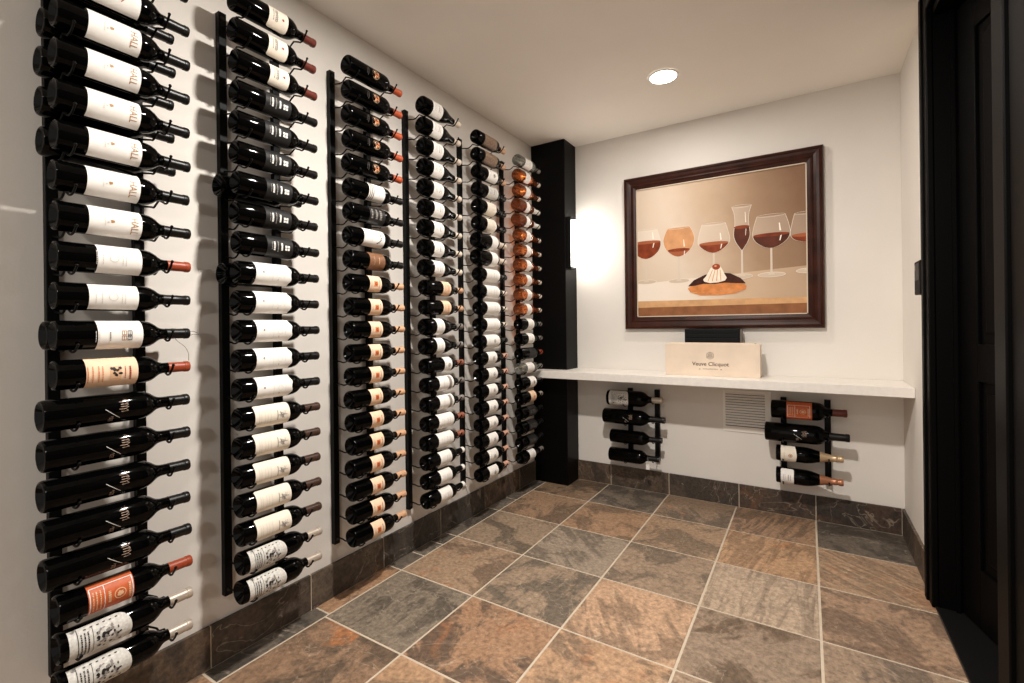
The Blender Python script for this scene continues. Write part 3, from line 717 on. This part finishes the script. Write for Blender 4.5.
def P_horse():
    rn = random.Random(5); q = bar(0, 0.104, 0.128, -0.020, 0.018) 
    for k in range(9): q += blot(1, rn.uniform(.107, .127), rn.uniform(-.014, .014), .005, .0045, rn)
    q += dashes(2, .146, .004, -.020, .016, rn) + dashes(2, .136, .0018, -.016, .016, rn)
    for y in (.058, .068, .080, .088): q += dashes(3, y, .0022, -.022, .020, rn)
    return q, [I_TAN, I_BLACK, I_RED, I_OR]
def P_engr():
    rn = random.Random(6); q = stroke(0, [(.110, .006), (.140, -.022)], .0012)
    q += stroke(1, [(.148 + .008 * math.sin(k * 1.25) + .003 * math.sin(k * 2.9), .026 - k * .00125 + .0022 * math.cos(k * 1.25)) for k in range(26)], .0008)
    q += stroke(1, [(.122 + .005 * math.sin(k * 1.35), -.016 - k * .0010 + .0018 * math.cos(k * 1.35)) for k in range(16)], .0007)
    return q, [I_WHITE, I_SCRIPT]
def P_orange():
    rn = random.Random(7); q = frame4(0, .058, .150, .036, .0022)
    q += bar(0, .088, .0895, -.033, .033)
    for y in (.064, .071, .079): q += dashes(1, y, .003, -.024, .024, rn)
    q += dashes(1, .096, .006, -.014, .014, rn) + ring2(1, .121, 0, .013, .0022) + dashes(1, .140, .005, -.022, .020, rn) + blot(1, .121, 0, .009, .008, rn)
    return q, [I_WHITE, I_TAN]
def P_ornate():
    rn = random.Random(8); q = []
    q += bar(2, .034, .0355, -.046, .046) + bar(0, .064, .0652, -.036, .036)
    for y in (.040, .047, .054): q += dashes(0, y, .003, -.03, .03, rn)
    for k in range(46):
        y, s = rn.uniform(.070, .122), rn.uniform(-.024, .026)
        q += blot(rn.choice((0, 0, 1)), y, s, rn.uniform(.002, .006), rn.uniform(.002, .006), rn, 9)
    for k in range(6): q += bar(2, .048 + k * .013, .053 + k * .013, .036 + .001 * (k % 2), .039 + .001 * (k % 2), 1)
    q += blot(0, .044, -.03, .008, .006, rn)
    return q, [I_BLACK, I_GREY, I_BLACK]
def P_redmark():
    rn = random.Random(9); q = blot(0, .156, -.004, .006, .005, rn) + disc(0, .156, -.004, .0036, .0036)
    for y in (.134, .128, .12): q += dashes(1, y, .0024, -.018, .02, rn)
    q += stroke(1, [(.134 + .004 * math.sin(k * 2.1), .022 - k * .002) for k in range(22)], .001)
    return q, [I_RED, I_GREY]
def P_clover():
    rn = random.Random(10); q = []
    for dy, ds in ((.0046, .0046), (.0046, -.0046), (-.0046, .0046), (-.0046, -.0046)):
        y, s = .160 + dy, -.004 + ds; q.append((0, [(y - .0038, s - .0038), (y + .0038, s - .0038), (y + .0038, s + .0038), (y - .0038, s + .0038)]))
    q += bar(0, .138, .142, -.014, .012) + dashes(0, .137, .006, -.014, .012, rn, .0008) + dashes(1, .124, .003, -.020, .018, rn) + dashes(0, .110, .006, -.016, .014, rn, .001) + dashes(1, .103, .002, -.014, .012, rn)
    return q, [I_WHITE, I_GREY]
def P_wavy():
    rn = random.Random(11); q = blot(0, .075, .004, .004, .005, rn) + stroke(1, [(.108, .026), (.108, -.024)], .0008) + ring2(1, .132, -.002, .009, .0008) + dashes(1, .150, .0012, -.012, .012, rn) + dashes(2, .127, .002, -.022, -.016, rn)
    return q, [I_GREY, I_LGREY, I_RED]
def P_castle():
    rn = random.Random(12); q = bar(0, .119, .1215, -.017, .017) 
    for k in range(12): q += stroke(0, [(rn.uniform(.128, .150), rn.uniform(-.013, .013)) for _ in range(3)], .0011)
    q += stroke(0, [(.122, 0), (.155, 0)], .0016)
    for y in (.055, .062, .075, .084, .095): q += dashes(1, y, .0016, -.022, .022, rn)
    return q, [I_GREY, I_LGREY]
def P_round():
    rn = random.Random(13); q = disc(0, .127, .0, .020, .020, 24) + blot(1, .130, .003, .015, .014, rn)
    for k in range(10): q += blot(rn.choice((1, 2, 3)), .127 + rn.uniform(-.012, .012), rn.uniform(-.012, .012), .005, .005, rn, 9)
    q += dashes(3, .085, .004, -.016, .016, rn) + dashes(3, .078, .002, -.012, .012, rn)
    return q, [I_DTAN, I_OR, I_TAN, I_DIM]
def P_stripes():
    q = []
    for y in (.088, .097, .106): q += bar(0, y, y + .005, -.045, .045, 10)
    q += dashes(0, .14, .002, -.016, .016, random.Random(14)); return q, [I_GREY]
def P_blacktext():
    rn = random.Random(15); q = []
    for y, h in ((.095, .008), (.118, .010), (.140, .012)): q += dashes(0, y, h, -.02, .022, rn, .002)
    return q, [I_GREY]
def P_arch():
    q = []
    for k in range(9):
        a = -1.1 + 2.2 * k / 8; y, s = .118 + .030 * math.cos(a), .026 * math.sin(a); q += bar(0, y - .004, y + .004, s - .0018, s + .0018, 1)
    q += dashes(1, .10, .002, -.016, .016, random.Random(16)); return q, [I_BLACK, I_LGREY]
def P_brown():
    rn = random.Random(17); return dashes(0, .135, .003, -.014, .014, rn) + dashes(0, .11, .0016, -.018, .018, rn), [I_TAN]
def P_peach():
    rn = random.Random(18); q = bar(0, .108, .128, -.011, .010) + blot(1, .118, 0, .008, .008, rn) + dashes(2, .136, .003, -.018, .018, rn) + dashes(2, .092, .0016, -.016, .016, rn) + dashes(2, .098, .0016, -.012, .012, rn)
    return q, [I_OR, I_RED, I_GREY]
def P_plain(y0, y1, mi=I_LGREY):
    rn = random.Random(int(y0 * 1e4 + y1 * 1e5)); d = y1 - y0; q = []
    for t, h in ((.2, .0018), (.32, .0016), (.55, .004), (.72, .0024)): q += dashes(0, y0 + d * t, h, -.016, .016, rn)
    return q, [mi]
def P_band(y0, y1):
    rn = random.Random(5); d = y1 - y0; q = bar(0, y0 + d * .68, y0 + d * .86, -.04, .04, 10)
    q += dashes(1, y0 + d * .3, .003, -.02, .02, rn); return q, [I_GREY, I_LGREY]
def P_logo(y0, y1, m=I_BLACK):
    d = y1 - y0; y = y0 + d * .6; rn = random.Random(6)
    return ring2(0, y, -.002, .010, .003) + disc(0, y, -.002, .005, .004) + dashes(0, y0 + d * .2, .0016, -.014, .014, rn), [m]

#         shape, rs, ys, glass, label(y0,y1,ang,mat,edge), print, capsule mat, capsule start, description
B, BU, CH = 'bordeaux', 'burgundy', 'champagne'
LBL = lambda y0, y1, m, ang=1.35, e='rect': (y0, y1, ang, m, e)
TY = {
 'hall':   (B, 1, 1, M_GLASS, LBL(.060, .174, M_PAPER), P_hall, F_BLACK, .236, 'white-labelled bottle with pale gold lettering'),
 'redscript': (B, 1, 1, M_GLASS, LBL(.060, .174, M_PAPER), P_red, F_BLACK, .236, 'white-labelled bottle with red script'),
 'whitered': (B, 1, 1, M_GLASS, LBL(.078, .174, M_PAPER), P_sub, F_RED, .246, 'white-labelled bottle with red capsule'),
 'whitesmall': (B, .94, 1, M_GLASS, LBL(.062, .168, M_PAPER, 1.1), P_sub, F_BLACK, .236, 'slim bottle with narrow white label'),
 'square': (B, 1, 1, M_GLASS, LBL(.080, .178, M_PAPER), P_square, F_BLACK, .246, 'bottle with square emblem and neck wire'),
 'horse':  (B, 1, 1, M_GLASS, LBL(.056, .166, M_PEACH), P_horse, F_RED, .250, 'peach-labelled bottle with red capsule'),
 'engraved': (B, 1.05, 1.07, M_GLASS, None, P_engr, F_BLACK, .256, 'tall unlabelled black bottle with etched script'),
 'orange': (B, 1, 1, M_GLASS, LBL(.056, .152, M_ORANGE), P_orange, F_RED, .246, 'orange-labelled bottle with red-brown capsule'),
 'ornate': (B, 1, 1, M_GLASS, LBL(.018, .146, M_GREYL, 1.3, 'round'), P_ornate, F_SILVER, .246, 'bottle with ornate grey label, silver capsule'),
 'redmark': (B, 1, 1, M_GLASS, LBL(.106, .176, M_CREAM, 1.3, 'corners'), P_redmark, F_DRED, .250, 'cream-labelled bottle with dark red capsule'),
 'clover': (B, 1, 1, M_GLASS, LBL(.088, .182, M_SLATE, 1.35, 'corners'), P_clover, F_BLACK, .240, 'charcoal-labelled bottle with white diamond emblem'),
 'wavy':   (B, 1, 1, M_GLASS, LBL(.050, .180, M_PAPER, 1.35, 'wavy'), P_wavy, F_BLACK, .242, 'white scalloped-label bottle with black capsule'),
 'castle': (B, 1, 1, M_GLASS, LBL(.042, .166, M_CREAM, 1.3, 'corners'), P_castle, F_BROWN, .242, 'cream-labelled bottle with brown capsule'),
 'round':  (B, 1, 1, M_GLASS, None, P_round, F_ORANGE, .250, 'black bottle, round emblem, orange capsule'),
 'stripes': (B, 1, 1, M_GLASS, LBL(.084, .172, M_PAPER), P_stripes, F_BLACK, .250, 'white label with grey stripes bottle'),
 'blacktext': (B, 1, 1, M_GLASS, LBL(.086, .172, M_DKLAB), P_blacktext, F_BLACK, .240, 'bottle with black label, grey lettering'),
 'arch':   (B, 1, 1, M_GLASS, LBL(.058, .170, M_PAPER), P_arch, F_BLACK, .240, 'white-labelled bottle with arched lettering'),
 'brown':  (B, 1, 1, M_GLASS, LBL(.086, .170, M_BROWN), P_brown, F_BLACK, .240, 'brown-labelled bottle with black capsule'),
 'peach':  (B, 1, 1, M_GLASS, LBL(.086, .150, M_PEACH, 1.1), P_peach, F_TAN, .250, 'peach-labelled bottle with tan capsule'),
 'burg':   (BU, 1, 1, M_GLASS, LBL(.048, .122, M_PAPER, 1.35), lambda: P_plain(.048, .122, I_GREY), F_PALE, .246, 'sloping bottle, white label, pale capsule'),
 'darkpeach': (B, 1, 1, M_GLASS, LBL(.112, .172, M_PEACH, 1.2), lambda: P_plain(.112, .172, I_OR), F_TAN, .256, 'dark bottle with small peach label'),
 'burgblack': (BU, 1.02, 1, M_GLASS, LBL(.058, .116, M_PAPER, 1.4), lambda: P_plain(.058, .116), F_GREY, .242, 'sloping bottle, white label, grey capsule'),
 'whiteorange': (B, 1, 1, M_GLASS, LBL(.118, .176, M_PAPER, 1.3), lambda: P_logo(.118, .176, I_GREY), F_BRICK, .248, 'bottle, short white label, orange-brown capsule'),
 'band':   (B, 1, 1, M_GLASS, LBL(.076, .186, M_PAPER, 1.35), lambda: P_band(.076, .186), F_GREY, .250, 'white label with grey band bottle'),
 'longwhite': (B, 1, 1, M_GLASS, LBL(.068, .184, M_PAPER, 1.4), lambda: P_plain(.068, .184), F_BRICK, .246, 'long white-labelled bottle with reddish capsule'),
 'whitetip': (B, 1, 1, M_GLASS, LBL(.080, .168, M_PAPER, 1.3), lambda: P_plain(.080, .168), F_WHITE, .284, 'white-labelled dark bottle with white tip'),
 'brtex':  (B, 1, 1, M_GLASS, LBL(.052, .176, M_BRTEX, 1.4), None, F_TAN, .252, 'brown patterned-label bottle with tan capsule'),
 'mark':   (B, 1, 1, M_GLASS, LBL(.080, .176, M_PAPER, 1.35), lambda: P_logo(.080, .176), F_TAN, .252, 'white-labelled bottle with bold black mark'),
 'photo':  (B, 1, 1, M_GLASS, LBL(.080, .180, M_GREYL, 1.35), lambda: P_plain(.080, .180, I_BLACK), F_BLACK, .244, 'grey picture-label bottle with black capsule'),
 'cream':  (BU, 1, 1, M_GLASS, LBL(.060, .150, M_CREAM, 1.45), lambda: P_plain(.06, .15), F_BLACK, .230, 'sloping cream-labelled bottle with black capsule'),
 'bigwhite': (CH, .99, 1, M_GLASS, LBL(.112, .176, M_PAPER, 1.5, 'shield'), None, F_PALE, .215, 'fat sparkling wine bottle with white label'),
 'fullwhite': (B, 1, 1, M_GLASS, LBL(.052, .186, M_PAPER, 1.5), lambda: P_plain(.052, .186), F_PALE, .256, 'full white-labelled bottle with pale capsule'),
 'fullblack': (B, 1, 1, M_GLASS, LBL(.052, .186, M_PAPER, 1.5), lambda: P_plain(.052, .186), F_BLACK, .240, 'full white-labelled bottle with black capsule'),
 'greymark': (B, 1, 1, M_GLASS, LBL(.046, .182, M_PAPER, 1.45), lambda: P_logo(.046, .182, I_GREY), F_BLACK, .240, 'white-labelled bottle with grey mark'),
 'smallwhite': (B, 1, 1, M_GLASS, LBL(.060, .150, M_PAPER, 1.15), lambda: P_logo(.060, .150, I_GREY), F_PINK, .252, 'small white-labelled bottle with pinkish capsule'),
 'clear':  (B, .95, 1, M_CLEAR, LBL(.060, .150, M_PAPER, 1.4), lambda: P_plain(.06, .15), F_GREY, .262, 'clear glass bottle with white label'),
 'rose':   (BU, .98, 1, M_ROSE, LBL(.060, .118, M_PAPER, 1.25), lambda: P_plain(.06, .118), F_PALE, .262, 'orange rose wine bottle with white label'),
 'rosetip': (CH, .9, 1, M_ROSE, LBL(.080, .126, M_PAPER, 1.2), None, F_WHITE, .200, 'orange rose bottle with white neck foil'),
 'dkwhite': (B, 1, 1, M_GLASS, LBL(.072, .150, M_PAPER, 1.4), lambda: P_plain(.072, .15), F_GREY, .256, 'dark bottle, white label, grey capsule'),
 'dkgrey': (B, 1, 1, M_GLASS, LBL(.084, .170, M_SLATE, 1.35), None, F_RED, .262, 'dark bottle, charcoal label, red capsule'),
 'dklogo': (B, 1, 1, M_GLASS, LBL(.092, .172, M_PAPER, 1.35), lambda: P_logo(.092, .172), F_BLACK, .240, 'dark bottle with black-logo white label'),
 'dkpeach': (B, 1, 1, M_GLASS, LBL(.096, .168, M_PEACH, 1.3), lambda: P_logo(.096, .168, I_OR), F_SILVER, .262, 'dark bottle, peach label, silver capsule'),
 'dkblack': (B, 1, 1, M_GLASS, LBL(.070, .170, M_DKLAB, 1.35), lambda: P_plain(.07, .17, I_GREY), F_BLACK, .240, 'all-black bottle with black label'),
 'inner':  (B, 1, 1, M_GLASS, None, None, F_BLACK, .236, 'plain dark bottle'),
}
BOTTLES = []
def bottle(ty, label, group, loc, rotz=0, roll=0.0, shape=None, rs=None, ys=None, sc=1.0, cap=None):
    sh, r_, y_, gm, lb, pf, cm, cy, _ = TY[ty]
    sh = shape or sh; r_ = rs or r_; y_ = ys or y_
    cm = cap or cm
    t = thing('wine_bottle', label, 'wine bottle', loc, rotz, group)
    R = PROF[sh][7][1] * r_
    def part(nm, me, par, lab=None):
        o = link(nm, me, par, label=lab); return o
    b = part('bottle_body', body_mesh(sh, r_, y_, gm), t)
    b.rotation_euler = (0, roll, 0)
    k = y_
    if lb:
        y0, y1, ang, lm, ed = lb
        l = part('label', label_mesh(R, round(y0 * k, 4), round(y1 * k, 4), ang, lm, ed), t, lm.name.replace('_', ' '))
        l.rotation_euler = (0, roll, 0)
        if pf:
            q, ms = pf(); part('label_print', print_mesh(('p', ty, R, k), R, [(mi, [(y * k, s) for y, s in p]) for mi, p in q], ms), l)
    elif pf:
        q, ms = pf(); e = part('etched_print', print_mesh(('p', ty, R, k), R, [(mi, [(y * k, s) for y, s in p]) for mi, p in q], ms, 0.0004), t)
        e.rotation_euler = (0, roll, 0)
    part('capsule', capsule_mesh(sh, r_, y_, cm, round(cy * k, 4)), t, cm.name.replace('_', ' ') + ' capsule')
    BOTTLES.append(t)
    return t, R

# ================================================================== racks
ZB, SP = 0.291, 0.098                       # lowest bottle axis, spacing
XO, XI = 0.153, 0.0708                       # outer and inner bottle axis from the wall
RS = 0.196                                   # distance between the two rails of a rack
def peg_mesh(ri, ro, dy, neck):
    """bent wire: from the rail, cradle under the inner bottle axis, hump, cradle under the outer one, upturned end"""
    k = ('peg', round(ri, 4), round(ro, 4), dy, neck)
    if k in CACHE: return CACHE[k]
    bm = bmesh.new(); gi, go = ri + 0.0045, ro + 0.0045
    arc = lambda cx, g, a0, a1, n=8: [(cx + g * math.cos(math.radians(a0 + (a1 - a0) * i / n)), dy, g * math.sin(math.radians(a0 + (a1 - a0) * i / n))) for i in range(n + 1)]
    pts = [(0.021, 0, -gi + 0.010), (0.032, dy * .4, -gi + 0.006)] 
    pts += arc(XI, gi, -112 if not neck else -120, -52) + [(0.1075, dy, -0.62 * max(gi, go) if not neck else -0.004)] + arc(XO, go, -128, -46 if not neck else -35)
    pts += [(XO + go * 0.86, dy, -go * 0.56)] if not neck else [(0.179, dy, -0.004), (0.188, dy, 0.009)]
    tube(bm, pts, 0.0030, 7)
    bmesh.ops.create_uvsphere(bm, u_segments=8, v_segments=6, radius=0.0042, matrix=Matrix.Translation(pts[-1]))
    CACHE[k] = mesh('peg', bm, M_WIRE, True); return CACHE[k]
ZT_R, ZB_R = 2.269, 0.2284
bm = bmesh.new(); box(bm, 0.0005, 0.024, -0.0130, 0.0130, ZB_R, ZT_R, 0.0015); RAIL = mesh('rail', bm, M_STEEL)
bm = bmesh.new(); lathe(bm, [(0.024, 0.0075), (0.0258, 0.007), (0.0262, 0.0)], 14, 'X'); SCREW = mesh('screw', bm, mat('dark_screw', (52, 48, 45), rough=0.35, metal=0.6))

RK_Y = [0.424, 0.8602, 1.311, 1.756, 2.202, 2.654]
RK_NAME = ['leftmost tall rack', 'second tall rack from left', 'third tall rack from left', 'fourth tall rack from left', 'fifth tall rack from left', 'rack beside black pillar']
RK_LAB = ['leftmost tall black metal wine rack, running up out of the frame', 'second tall black wine rack from the left on the left wall', 'third tall black wine rack from the left on the left wall',
          'fourth tall black wine rack from the left on the left wall', 'fifth tall black wine rack from the left on the left wall', 'tall black wine rack on left wall beside the black pillar']
ORD = ['first','second','third','fourth','fifth','sixth','seventh','eighth','ninth','tenth','eleventh','twelfth','thirteenth','fourteenth','fifteenth','sixteenth','seventeenth','eighteenth','nineteenth','twentieth','twenty-first']
COLS = [
 [None,'redscript','redscript','hall','hall','hall','hall','hall','hall','whitered','whitesmall','square','horse','engraved','engraved','engraved','engraved','engraved','orange','ornate','ornate'],
 ['redmark']*3 + ['clover']*6 + ['wavy']*5 + ['castle']*5 + ['ornate']*2,
 ['round']*5 + ['stripes','blacktext','arch','brown'] + ['peach']*12,
 ['burg']*9 + ['darkpeach']*2 + ['burgblack']*2 + ['whiteorange'] + ['band']*2 + ['longwhite']*2 + ['whitetip']*3,
 ['brtex']*2 + ['mark','photo','cream','cream','bigwhite','bigwhite','fullblack','fullwhite','fullwhite','fullwhite','greymark'] + ['smallwhite']*8,
 ['clear','rose','rose','rosetip','rosetip'] + ['rose']*6 + ['dkwhite','dkwhite','dkgrey','clear','dklogo','dkpeach','dkblack','dkblack','dkblack','dkwhite'],
]
INNER = [[3, 4, 5, 6, 7, 12], [7, 10], [], [], [], []]
rng_ = random.Random(21)
def row_dy(ty): return {'engraved': -0.049, 'bigwhite': -0.034, 'rosetip': -0.040}.get(ty, -0.025)
ROWQ = [(2.4e-4, -.10046, 1.2485), (2.0e-4, -.09821, 1.2503), (2.1e-4, -.09762, 1.2486), (2.1e-4, -.09766, 1.2575), (1.1e-4, -.0971, 1.2657), (0.2e-4, -.0976, 1.2681)]
def row_z(c, row): k = row - 10; return ROWQ[c][0] * k * k + ROWQ[c][1] * k + ROWQ[c][2]
for c, yc in enumerate(RK_Y):
    t = thing('wine_rack', RK_LAB[c], 'wine rack', (0, yc, 0), 0, 'tall wine racks on the left wall')
    for q, dy in enumerate((0, RS)):
        sh = 0.0 if c == 0 else 0.010
        r = link('rail', RAIL, t, (0, dy + sh, 0))
        for z in (ZT_R - 0.022, ZB_R + 0.022): link('screw', SCREW, r, (0, 0, z))
        for row in range(21):
            z = row_z(c, row)
            ty_ = COLS[c][row] or 'hall'; sh_, rs_, ys_ = TY[ty_][:3]
            if q: ri_, ro_ = 0.0160, rad(sh_, rs_, ys_, RS + 0.015 + sh - row_dy(ty_)) + 0.0012
            else: ri_, ro_ = 0.038, PROF[sh_][7][1] * rs_ + 0.0008
            link('peg', peg_mesh(ri_, ro_, 0.020 if q else 0.004, q), r, (0, 0, z))
    for row in range(21):
        ty = COLS[c][row]
        z = row_z(c, row)
        where = (ORD[20 - row] + ' from bottom, ' if c == 0 else ORD[row] + ' from top, ') + RK_NAME[c]
        if ty:
            dy = row_dy(ty) + rng_.uniform(-0.0025, 0.0025)
            if c == 0: dy -= 0.002 + 0.0006 * row
            bottle(ty, TY[ty][8] + ', ' + where, 'bottles of the ' + RK_NAME[c], (XO, yc + dy, z), 0, rng_.uniform(-0.06, 0.06))
        if row + 1 in INNER[c]:
            ity = 'rose' if c == 5 else 'inner'
            R = PROF[TY[ity][0]][7][1] * TY[ity][1]
            lab = ('orange rose bottle' if c == 5 else 'plain dark bottle') + ' behind, nearest wall, ' + where
            bottle(ity, lab, 'bottles of the ' + RK_NAME[c], (XI, yc - 0.032 + rng_.uniform(-0.006, 0.006), z), 0, 0)

# neck wire loop on the bottle with the square emblem
for o in BOTTLES:
    if 'square emblem' in o['label']:
        bm = bmesh.new()
        tube(bm, spline([(.004, .302, .004), (.012, .316, .006), (.010, .332, -.004), (.002, .318, -.003), (.010, .300, -.010)], 5), 0.0007, 5)
        tube(bm, spline([(.014, .262, -.010), (.017, .272, -.024), (.016, .290, -.040), (.014, .300, -.060), (.013, .301, -.082)], 5), 0.0006, 5)
        obj('neck_wire', bm, mat('dark_wire_tag', (70, 64, 58), rough=0.4, metal=0.5), o, True)

# ---- two small racks under the shelf
def small_rack(label, xl, xr, z0, z1, rows, group):
    t = thing('wine_rack', label, 'wine rack', ((xl + xr) / 2, L, z0), 0, 'small wine racks under the shelf')
    mid = (xl + xr) / 2
    for x in (xl, xr):
        bm = bmesh.new(); box(bm, -0.0155, 0.0155, -0.03, -0.0005, 0, z1 - z0, 0.0015)
        r = obj('rail', bm, M_STEEL, t); r.location = (x - mid, 0, 0)
        for (bx, bz, R, nk) in rows:
            zz = bz - z0
            d = R if x == xl else nk
            bm = bmesh.new()
            pts = [(0, -0.026, zz - d + 0.012), (0, -0.05, zz - d + 0.012), (0, -0.095, zz - d + 0.001), (0, -0.12, zz - d - 0.0046), (0, -0.147, zz - d + 0.004), (0, -0.166, zz - d + 0.022)] if x == xr else \
                  [(0, -0.026, zz - d + 0.004), (0, -0.055, zz - d + 0.004), (0, -0.085, zz - d + 0.004 if False else zz - d - 0.001), (0, -0.12, zz - d - 0.0046), (0, -0.147, zz - d + 0.001), (0, -0.176, zz - d + 0.020)]
            tube(bm, spline(pts, 4), 0.003, 7)
            bmesh.ops.create_uvsphere(bm, u_segments=8, v_segments=6, radius=0.0042, matrix=Matrix.Translation(pts[-1]))
            obj('peg', bm, M_WIRE, r, True)
OFF = 0.12
def back_bottle(ty, label, x, z, xt, R, group, cap=None):
    base = PROF[TY[ty][0]]; ys = round((xt - x) / base[-1][0], 3); rs = round(R / base[7][1], 3)
    return bottle(ty, label, group, (x, L - OFF, z), -PI / 2, 0, rs=rs, ys=ys, cap=cap)
TY['whitechamp'] = (CH, 1, 1, M_GLASS, LBL(.024, .100, M_CREAM, 1.4, 'shield'), lambda: ([q for q in P_logo(.024, .100, I_GOLD)[0]] , [I_GOLD]), F_GOLD, .205, '')
TY['plainchamp'] = (CH, 1, 1, M_GLASS, LBL(.024, .086, M_PAPER, 1.2, 'corners'), lambda: P_plain(.024, .086, I_GREY), F_COPPER, .205, '')
TY['etched'] = (B, 1, 1, M_GLASS, None, P_engr, F_BLACK, .236, '')
TY['ornbig'] = (B, 1, 1, M_GLASS, LBL(.018, .130, M_GREYL, 1.3, 'round'), P_ornate, F_SILVER, .250, '')
TY['orbig'] = (B, 1, 1, M_GLASS, LBL(.066, .170, M_ORANGE, 1.25), lambda: ([(mi, [(y + .012, s) for y, s in p]) for mi, p in P_orange()[0]], P_orange()[1]), F_DRED, .250, '')
GA, GB = 'bottles of the small rack left of vent', 'bottles of the small rack right of vent'
rowsA = [(.560, .653, .053, .0205), (.530, .524, .052, .0225), (.580, .388, .046, .0190), (.570, .260, .047, .0190)]
rowsB = [(1.566, .656, .0535, .0222), (1.533, .522, .054, .0250), (1.589, .402, .0455, .0215), (1.588, .273, .0455, .0215)]
small_rack('small black four bottle wine rack left of the air vent', .685, .8735, .224, .712, rowsA, GA)
small_rack('small black four bottle wine rack right of the air vent', 1.6255, 1.8455, .222, .712, rowsB, GB)
back_bottle('ornbig', 'bottle with ornate grey label and silver capsule, left small rack', .560, .653, .937, .053, GA)
back_bottle('etched', 'large black etched bottle, second from top, left small rack', .530, .524, .950, .052, GA)
back_bottle('inner', 'plain black bottle, third from top, left small rack', .580, .388, .930, .046, GA)
tb, _ = back_bottle('inner', 'plain black bottle with paper neck tag, lowest on left small rack', .570, .260, .912, .047, GA)
bm = bmesh.new(); box(bm, 0.024, 0.0248, .258, .282, -.070, -.034, 0.0003); obj('neck_tag', bm, M_PAPER, tb, label='white paper tag')
bm = bmesh.new(); tube(bm, spline([(.018, .27, .004), (.023, .271, -.014), (.0235, .271, -.035)], 4), .0007, 5); obj('tag_string', bm, I_WHITE, tb)
back_bottle("orbig", 'large bottle with orange label, topmost on right small rack', 1.566, .656, 1.932, .052, GB)
back_bottle('etched', 'largest black etched bottle, second from top, right small rack', 1.533, .522, 1.942, .054, GB)
back_bottle('whitechamp', 'sparkling wine bottle with gold foil, third on right small rack', 1.589, .402, 1.914, .0455, GB)
back_bottle('plainchamp', 'sparkling wine bottle with copper foil, lowest on right small rack', 1.588, .273, 1.912, .0455, GB)
